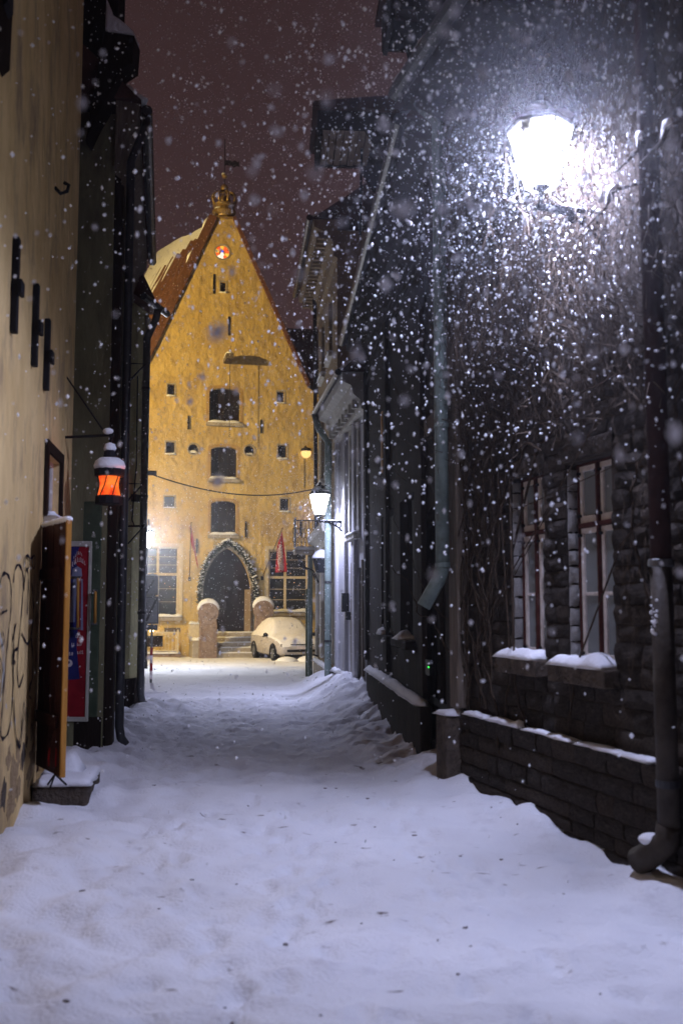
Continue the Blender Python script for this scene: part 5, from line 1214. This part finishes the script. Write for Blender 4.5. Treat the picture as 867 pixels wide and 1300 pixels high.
# sodium floodlight on a mast round the corner of the square, that lights the hall front
fl = thing('floodlight_mast', 'tall mast with an amber floodlight around the corner of the square', 'floodlight', (-16.0, 27.5, -.3))
MB().tube([(0,0,0),(0,0,6),(0,0,11.2)], [.12,.10,.07], 10).build('mast', M['darkpipe'], fl)
MB().box(-.25,.25,-.12,.12,11.2,11.55).build('housing', M['darkpipe'], fl)
MB().box(-.22,.22,.122,.13,11.23,11.52).build('lens', emis('sodium_lens', SODIUM, 8.0), fl)
l = bpy.data.lights.new('flood_light', 'SPOT'); l.energy = FLOOD; l.color = SODIUM; l.shadow_soft_size = .12; l.spot_size = R(95); l.spot_blend = .6
lo = bpy.data.objects.new('flood_light', l); col.objects.link(lo); lo.location = (-15.9, 27.75, 11.35)
tgt = Vector((-4.3, 40.0, 8.0)); lo.rotation_euler = (tgt - lo.location).to_track_quat('-Z', 'Y').to_euler()
lo.parent = fl; lo.matrix_parent_inverse = Matrix.Translation(-fl.location)
# red lantern on the ochre house
p = at(139, 617, 9.0); rl2 = thing('red_lantern', 'glowing red lantern with a snow cap hanging from an iron arm', 'lantern', tuple(p))
MB().lathe([(.115,-.17),(.125,-.165),(.125,-.10),(.11,-.09)], n=12).build('base', M['iron'], rl2)
m = bpy.data.materials.new('red_lit_glass'); m.use_nodes = True; n = m.node_tree; n.nodes.clear()
o = n.nodes.new('ShaderNodeOutputMaterial'); e = n.nodes.new('ShaderNodeEmission'); tn = n.nodes.new('ShaderNodeTexNoise'); tn.inputs['Scale'].default_value = 9; rr_ = n.nodes.new('ShaderNodeValToRGB'); tcn = n.nodes.new('ShaderNodeTexCoord')
rr_.color_ramp.elements[0].position = .3; rr_.color_ramp.elements[0].color = (.55,.012,.004,1); rr_.color_ramp.elements[1].position = .68; rr_.color_ramp.elements[1].color = (1.0,.20,.03,1)
n.links.new(tcn.outputs['Object'], tn.inputs['Vector']); n.links.new(tn.outputs[0], rr_.inputs[0]); n.links.new(rr_.outputs[0], e.inputs[0]); e.inputs[1].default_value = 1.5; n.links.new(e.outputs[0], o.inputs[0])
MB().lathe([(.105,-.09),(.088,-.02),(.086,.03),(.098,.085)], n=12).build('red_glass', m, rl2, smooth=True)
for k in range(6):
    a = 2*math.pi*k/6; MB().tube([(.112*math.cos(a),.112*math.sin(a),-.09),(.094*math.cos(a+.3),.094*math.sin(a+.3),0),(.106*math.cos(a+.55),.106*math.sin(a+.55),.09)], .005, 5).build('guard_wire', M['iron'], rl2)
MB().lathe([(.10,.085),(.135,.09),(.14,.15),(.11,.17),(.05,.22),(.04,.26)], n=12).build('lid', M['iron'], rl2)
MB().lathe([(.135,.15),(.145,.18),(.13,.225),(.09,.255),(.03,.262)], n=14).build('snow_cap', M['snow'], rl2, smooth=True)
MB().lathe([(.045,.26),(.06,.27),(.055,.31),(.04,.33)], n=10).build('vent', M['iron'], rl2); MB().lathe([(.05,.325),(.06,.345),(.045,.385),(.01,.40)], n=10).build('snow_cap', M['snow'], rl2, smooth=True)
MB().tube([(0,0,.38),(.02,0,.44),(0,0,.46)], .010, 6).build('hook', M['iron'], rl2)
wp = Vector((at(72, 552, 9.15).x, 9.15, p.z+.47)); wl_ = wp - p
MB().bar((wl_.x,wl_.y,.47),(.03,0,.47), .022, .022).build('arm', M['iron'], rl2)
MB().tube([(wl_.x,wl_.y,1.16),(-.05,0,.49)], .008, 5).build('stay', M['iron'], rl2); MB().box(wl_.x-.03,wl_.x+.02,wl_.y-.03,wl_.y+.03,.36,.6).build('wall_plate', M['iron'], rl2)
MB().tube([(wl_.x+.01,wl_.y,.38),(wl_.x+.04,wl_.y,.2),(wl_.x+.01,wl_.y,.08)], .006, 5).build('cable', M['iron'], rl2)
MB().ball((-.02,0,.505), .05, 8, 6, .6).build('arm_snow', M['snow'], rl2, smooth=True)
point('lantern_light', rl2, (0,-.0,.0), 2.2, (1.0,.18,.05), .09).location = (.14, -.05, .0)
# unlit small lantern at the tan house
p = at(408, 715, 21.3); ul = thing('small_lantern', 'unlit dark lantern with a snowy lid beside the tan house cornice', 'lantern', tuple(p))
for k in range(6):
    a0 = 2*math.pi*k/6; a1 = 2*math.pi*(k+1)/6
    MB().add([(.11*math.cos(a0),.11*math.sin(a0),-.18),(.11*math.cos(a1),.11*math.sin(a1),-.18),(.17*math.cos(a1),.17*math.sin(a1),.08),(.17*math.cos(a0),.17*math.sin(a0),.08)],[(0,1,2,3)]).build('glass_pane', M['pane'], ul, fix=False)
    MB().tube([(.11*math.cos(a0),.11*math.sin(a0),-.18),(.17*math.cos(a0),.17*math.sin(a0),.08)], .012, 5).build('frame_bar', M['iron'], ul)
MB().lathe([(.19,.08),(.2,.1),(.1,.2),(.02,.26)], n=6).build('lid', M['iron'], ul); MB().lathe([(.2,.10),(.2,.14),(.13,.24),(.05,.29),(.01,.3)], n=12).build('snow_cap', M['snow'], ul, smooth=True)
MB().lathe([(.12,-.2),(.12,-.181)], n=6).build('base', M['iron'], ul); MB().bar((0,0,-.02),(.42,.05,-.02), .02, .02).build('arm', M['iron'], ul)

# ------------------------------------------------------------------ overhead cable
ca_ = L3E.world(PX3, .2, 0); ca_.z = L3E.on(187, 600, .2)[1]; cb = R3.world(.1, .25, at(402, 616, 20.3).z)
cw = thing('overhead_cable', 'thin black cable sagging across the lane in front of the hall', 'cable', (ca_.x, ca_.y, 0))
pts = []
for i in range(25):
    u = i/24; q = ca_*(1-u) + cb*u; q.z -= .28*4*u*(1-u); q.x -= ca_.x; q.y -= ca_.y; pts.append(q)
MB().tube(pts, .012, 5).build('wire', M['iron'], cw); MB().tube([pts[0]+Vector((-.05,0,0)), pts[0]+Vector((.14,.03,0))], .04, 8).build('anchor_box', M['darkpipe'], cw)

# ------------------------------------------------------------------ road sign
p = at(192, 862, 23.4); sg = thing('road_sign', 'two grey parking signs on a red and white striped post', 'road sign', (p.x, p.y, gh(p.x, p.y)))
zg_ = sg.location.z
zpx = lambda py: at(192, py, 23.4).z - zg_
xpx = lambda px: at(px, 760, 23.4).x - p.x
MB().tube([(0,0,-.2),(0,0,zpx(728))], .028, 8).build('post', M['zinc'], sg)
for i, (a, b_) in enumerate(((862,852),(852,842),(842,832),(832,822))): MB().lathe([(.034,zpx(a)+.001),(.034,zpx(b_)-.001)], n=10).build('post_stripe', M['red'] if i % 2 else M['ink'], sg)
def panel(x0, x1, y0, y1, ring, nm):
    s = empty(nm); s.parent = sg; X0, X1, Z0, Z1 = xpx(x0), xpx(x1), zpx(y1), zpx(y0)
    MB().box(X0, X1, -.055, -.03, Z0, Z1).build('plate', M['signgrey'], s, bevel=.006)
    for (a, b_, c0, c1) in ((X0+.012,X1-.012,Z1-.03,Z1-.015),(X0+.012,X1-.012,Z0+.015,Z0+.03),(X0+.012,X0+.026,Z0+.032,Z1-.032),(X1-.026,X1-.012,Z0+.032,Z1-.032)): MB().box(a, b_, -.0585, -.0555, c0, c1).build('border', M['signblack'], s)
    if ring:
        c = ((X0+X1)/2, Z1-(X1-X0)*.52); r_ = (X1-X0)*.33; mb = MB()
        for k in range(20): a0, a1 = 2*math.pi*k/20, 2*math.pi*(k+1)/20; mb.bar((c[0]+r_*math.cos(a0), -.058, c[1]+r_*math.sin(a0)), (c[0]+r_*math.cos(a1), -.058, c[1]+r_*math.sin(a1)), .004, .03, Vector((0,1,0)).cross(Vector((math.cos((a0+a1)/2),0,math.sin((a0+a1)/2)))))
        mb.build('ring', M['signblack'], s)
        if ring == 1: MB().bar((X0+.06,-.0605,Z0+.05),(X1-.10,-.0605,Z1-.10), .004, .045, Vector((0,1,0)).cross(Vector((.6,0,-.8)))).build('slash', M['signblack'], s)
        else: MB().bar((X0+.05,-.0605,Z0+.06),(X1-.05,-.0605,Z1-.05), .004, .05, Vector((0,1,0)).cross(Vector((.8,0,-.5)))).build('slash', M['signblack'], s)
    else:
        for k in range(3): MB().box(X0+.05, X1-.05-.05*(k % 2), -.0585, -.0555, Z0+.03+k*.03, Z0+.042+k*.03).build('lettering', M['signblack'], s)
    return s
panel(183.5,201.5,731,755.5,1,'upper_sign'); panel(184.5,202.5,757,792,2,'lower_sign'); panel(185,201.5,793,800,0,'small_plate')
MB().snow(xpx(183.5), xpx(201.5), -.08, .0, zpx(731), .05, 8, 4, seed=2.5).build('sign_snow', M['snow'], sg, smooth=True)

# ------------------------------------------------------------------ the snowed-in car
cp = at(368, 838, 36.0); car = thing('parked_car', 'small hatchback buried in snow, parked before the hall steps', 'car', (cp.x - .22, cp.y + 1.2, gh(cp.x, cp.y)-.04), R(-90 + 20))
# local x forward, y left
def loft(sections, name, m, parent, smooth=True):
    mb = MB(); k = len(sections[0])
    for s in sections: mb.v += s
    for i in range(len(sections)-1):
        for j in range(k-1): a = i*k+j; mb.f.append((a, a+1, a+k+1, a+k))
    mb.f.append(tuple(range(k))); mb.f.append(tuple(range((len(sections)-1)*k, len(sections)*k))[::-1])
    return mb.build(name, m, parent, smooth=smooth)
def sect(x, w, zb, zw, zt, wt):
    h = w/2; t_ = wt/2
    half = [(x,0,zb),(x,h*.8,zb),(x,h*.97,zb+.08),(x,h,zw*.55+zb*.45),(x,h*.985,zw),(x,h*.95,zw+.03),(x,(h*.95+t_)/2,(zw+zt)/2),(x,t_,zt-.03),(x,t_*.8,zt),(x,0,zt+.015)]
    return half + [(a, -b_, c_) for a, b_, c_ in half[-2:0:-1]] + [half[0]]
S = [sect(-2.0,1.50,.32,.78,.86,1.1), sect(-1.94,1.62,.26,.84,1.00,1.05), sect(-1.7,1.68,.22,.86,1.22,.98), sect(-1.3,1.72,.2,.87,1.36,1.0), sect(-.7,1.72,.2,.87,1.42,1.02), sect(-.2,1.72,.2,.86,1.40,1.02), sect(.15,1.72,.2,.85,1.30,1.06),
     sect(.55,1.72,.2,.84,1.08,1.18), sect(.88,1.71,.2,.83,.90,1.34), sect(1.3,1.69,.22,.79,.86,1.32), sect(1.7,1.64,.22,.72,.79,1.26), sect(1.92,1.56,.24,.62,.70,1.16), sect(2.03,1.40,.28,.50,.56,1.0)]
loft(S, 'body', M['carbody'], car)
def snowcap(secs, dz, nm):
    T = []
    for i, s in enumerate(secs):
        pts_ = s[4:15]; e = 0 if i in (0, len(secs)-1) else 1
        top = [(a, b_*1.01, c_ + dz*e*min(1, max(0.0, (c_-s[4][2]))/.15)*(1+.9*nz2(a, b_, 2.0, 3)) + .004) for a, b_, c_ in pts_]
        T.append(top)
    mb = MB(); k = len(T[0])
    for t_ in T: mb.v += t_
    for i in range(len(T)-1):
        for j in range(k-1): a = i*k+j; mb.f.append((a, a+1, a+k+1, a+k))
    return mb.build(nm, M['carsnow'], car, smooth=True)
snowcap(S, .12, 'snow_blanket')
for sx in (1.28, -1.28):
    for sy in (1, -1):
        wh = empty('wheel', (sx, sy*.78, .29)); wh.parent = car
        def disc(r0, y0, y1, m_, nm): 
            mb = MB(); mb.lathe([(r0*.85,y0),(r0,y0+.03*(1 if y1 > y0 else -1)),(r0,y1-.03*(1 if y1 > y0 else -1)),(r0*.9,y1)], n=18); mb.v = [(a, c_, b_) for a, b_, c_ in mb.v]; return mb.build(nm, m_, wh)
        disc(.30, -.1, .1, M['tyre'], 'tyre'); disc(.19, sy*.07, sy*.115, M['zinc'], 'rim'); 
        MB().tube([(0.34*math.cos(a), sy*.09, .34*math.sin(a)) for a in [R(-10+200*i/10) for i in range(11)]], .03, 6).build('arch_trim', M['blackplastic'], wh)
for sy in (1, -1):
    MB().prism_y([(1.74,.60),(1.99,.54),(1.95,.64),(1.78,.70)], sy*.52, sy*.76).build('headlight', M['pane'], car, bevel=.01)
    mr_ = MB().ball((.52, sy*.92, .93), .09, 8, 6, .8).build('mirror', M['blackplastic'], car, smooth=True); MB().bar((.5,sy*.80,.90),(.52,sy*.89,.91), .04, .03).build('stalk', M['blackplastic'], mr_)
    MB().box(-.06,.12, min(sy*.862,sy*.875), max(sy*.862,sy*.875), .84, .88).build('door_handle', M['blackplastic'], car)
MB().box(1.98,2.06,-.56,.56,.36,.44).build('lower_grille', M['blackplastic'], car, bevel=.015); MB().box(1.94,2.035,-.42,.42,.60,.635).build('upper_grille', M['blackplastic'], car, bevel=.01)
MB().box(1.9,2.02,-.62,.62,.20,.27).build('splitter', M['blackplastic'], car, bevel=.015); MB().box(2.062,2.072,-.24,.24,.46,.56).build('number_plate', M['ink'], car)
cs = math.cos(car.rotation_euler.z); sn_ = math.sin(car.rotation_euler.z)
for k, (x, y, r_) in enumerate(((1.3,1.0,.40),(-1.3,1.0,.5),(2.2,.2,.5),(2.15,-.6,.45),(.0,1.0,.45))):
    MB().ball((x, y, -.03), r_, 12, 8, .55).build('wheel_drift', M['snow'], car, smooth=True)

# ------------------------------------------------------------------ falling snow
rf = random.Random(11); mb = MB(); V_, Fc = [], []
OCT = [(1,0,0),(-1,0,0),(0,1,0),(0,-1,0),(0,0,1),(0,0,-1)]; OF = [(0,2,4),(2,1,4),(1,3,4),(3,0,4),(2,0,5),(1,2,5),(3,1,5),(0,3,5)]
def flake(x, y, z, r):
    n0 = len(V_); a = rf.uniform(0, 6.28); c_, s_ = math.cos(a), math.sin(a); e = rf.uniform(.6, 1.7); sx = rf.uniform(.6,1.3)
    for p in OCT: V_.append((x + r*sx*(p[0]*c_ - p[1]*s_), y + r*(p[0]*s_ + p[1]*c_), z + r*e*p[2] + r*.3*p[0]))
    Fc.extend([tuple(n0+i for i in f) for f in OF])
def inside(x, y):
    return lerp_line(LEFT, y) + .05 < x < lerp_line(RIGHT, y) - .35 if y < 25 else True
cnt = 0
def scatter(num, y0, y1, zmax, r0, r1, power=1.0):
    global cnt
    for _ in range(num):
        u = rf.random(); y = (y0**3 + (y1**3-y0**3)*u)**(1/3) if power == 3 else y0 + (y1-y0)*u
        hw = .36*y + .4; x = rf.uniform(-hw, hw); zlo = max(gh(0, y) + .05, CAMZ - .45*y) if y > 5 else CAMZ - .10*y; zhi = min(zmax, CAMZ + .68*y + .3); z = rf.uniform(zlo, zhi)
        if not inside(x, y) and z < 7.5: continue
        if y < 9:
            dl_ = math.hypot(x - y/p1.y*p1.x, (z-CAMZ) - y/p1.y*(p1.z-CAMZ))/y*6.3 if y < 3.3 else (Vector((x, y, z)) - p1).length
            if rf.random() > (.0 if y < 3.3 else .2) + 1.2*math.exp(-(dl_/2.1)**2): continue  # keeps flakes mostly toward the near lantern, imitating its light
        flake(x, y, z, r0 + (r1-r0)*rf.random()**2); cnt += 1
FL = 1.0
scatter(int(1000*FL), 1.0, 3.2, 9, .0045, .0115)
scatter(int(10000*FL), 3.2, 9.0, 9, .0035, .011)
scatter(int(16000*FL), 9.0, 18.0, 14, .004, .010)
scatter(int(26000*FL), 18.0, 39.0, 26, .006, .014)
# extra flakes packed round the lanterns to imitate their glow
for _ in range(6000):
    d_ = Vector((rf.gauss(0,1), rf.gauss(0,1), rf.gauss(0,1))).normalized()*(.3 + 2.6*rf.random()**.7); q = p1 + d_
    if q.y < 1.5 or q.x > lerp_line(RIGHT, q.y) - .3 and q.z < 6: continue
    flake(q.x, q.y, q.z, .0038+.0095*rf.random()**2); cnt += 1
for _ in range(9000):
    d_ = Vector((rf.gauss(0,1), rf.gauss(0,1), rf.gauss(0,1))).normalized()*(.22 + 1.3*rf.random()); q = p1 + d_
    if q.x > lerp_line(RIGHT, q.y) - .28: continue
    flake(q.x, q.y, q.z, .0014+.0032*rf.random()**2)
for _ in range(1800):
    d_ = Vector((rf.gauss(0,1), rf.gauss(0,1), rf.gauss(0,1))).normalized()*(.25 + 1.6*rf.random()**.7); q = p2 + d_
    if q.x > lerp_line(RIGHT, q.y) - .15: continue
    flake(q.x, q.y, q.z, rf.uniform(.003,.007))
mb.v = V_; mb.f = Fc
fs_ = mb.build('falling_snow', M['flake'], None, fix=False); tag(fs_, 'snowflakes drifting down through the lamplight', kind='stuff')
print('flakes', cnt)

# ------------------------------------------------------------------ crumbs of leaf and grit on the snow
rl3 = random.Random(31); mb = MB()
for k in range(45):
    y = 3.0 + 6.5*rl3.random()**1.3; x = rl3.uniform(-1.7, 1.5)*(.4+.09*y); x = max(lerp_line(LEFT, y)+.3, min(lerp_line(RIGHT, y)-.3, x)); z = gh(x, y) + prints(x, y) + .002; a = rl3.uniform(0,3.14); r_ = rl3.choice((.004,.005,.006,.007,.009,.011)); nn_ = 7
    vs_ = []
    for i in range(nn_):
        t_ = a + 2*math.pi*i/nn_; q = r_*rl3.uniform(.5,1.2); vs_.append((x + q*math.cos(t_)*1.5, y + q*math.sin(t_)*.8, z + rl3.uniform(0,.006)))
    mb.add(vs_ + [(p_[0], p_[1], p_[2]-.006) for p_ in vs_], [tuple(range(nn_)), tuple(range(2*nn_-1, nn_-1, -1))] + [(i, nn_+i, nn_+(i+1)%nn_, (i+1)%nn_) for i in range(nn_)])
tag(mb.build('leaf_litter', mat('trodden_leaf', (0.26,0.23,0.23), (0.16,0.14,0.14), 0.9, 30), None, fix=False), 'dark leaf crumbs and grit trodden into the foreground snow', kind='stuff')

# ------------------------------------------------------------------ night air
if HAZE > 0:
    mv = bpy.data.materials.new('snowy_air'); mv.use_nodes = True; n = mv.node_tree; n.nodes.clear()
    o = n.nodes.new('ShaderNodeOutputMaterial'); pv = n.nodes.new('ShaderNodeVolumePrincipled'); pv.inputs['Density'].default_value = HAZE; pv.inputs['Color'].default_value = (0.92,0.93,0.97,1); pv.inputs['Anisotropy'].default_value = .90  # strong forward scatter set to imitate lens glow around the lamps
    n.links.new(pv.outputs[0], o.inputs['Volume'])
    hz = MB().box(-262, 262, -62, 402, -2.0, 30).build('haze', mv); tag(hz, 'thin snowy night air over the whole street', kind='stuff')
    mv.cycles.homogeneous_volume = True if hasattr(mv.cycles, 'homogeneous_volume') else False
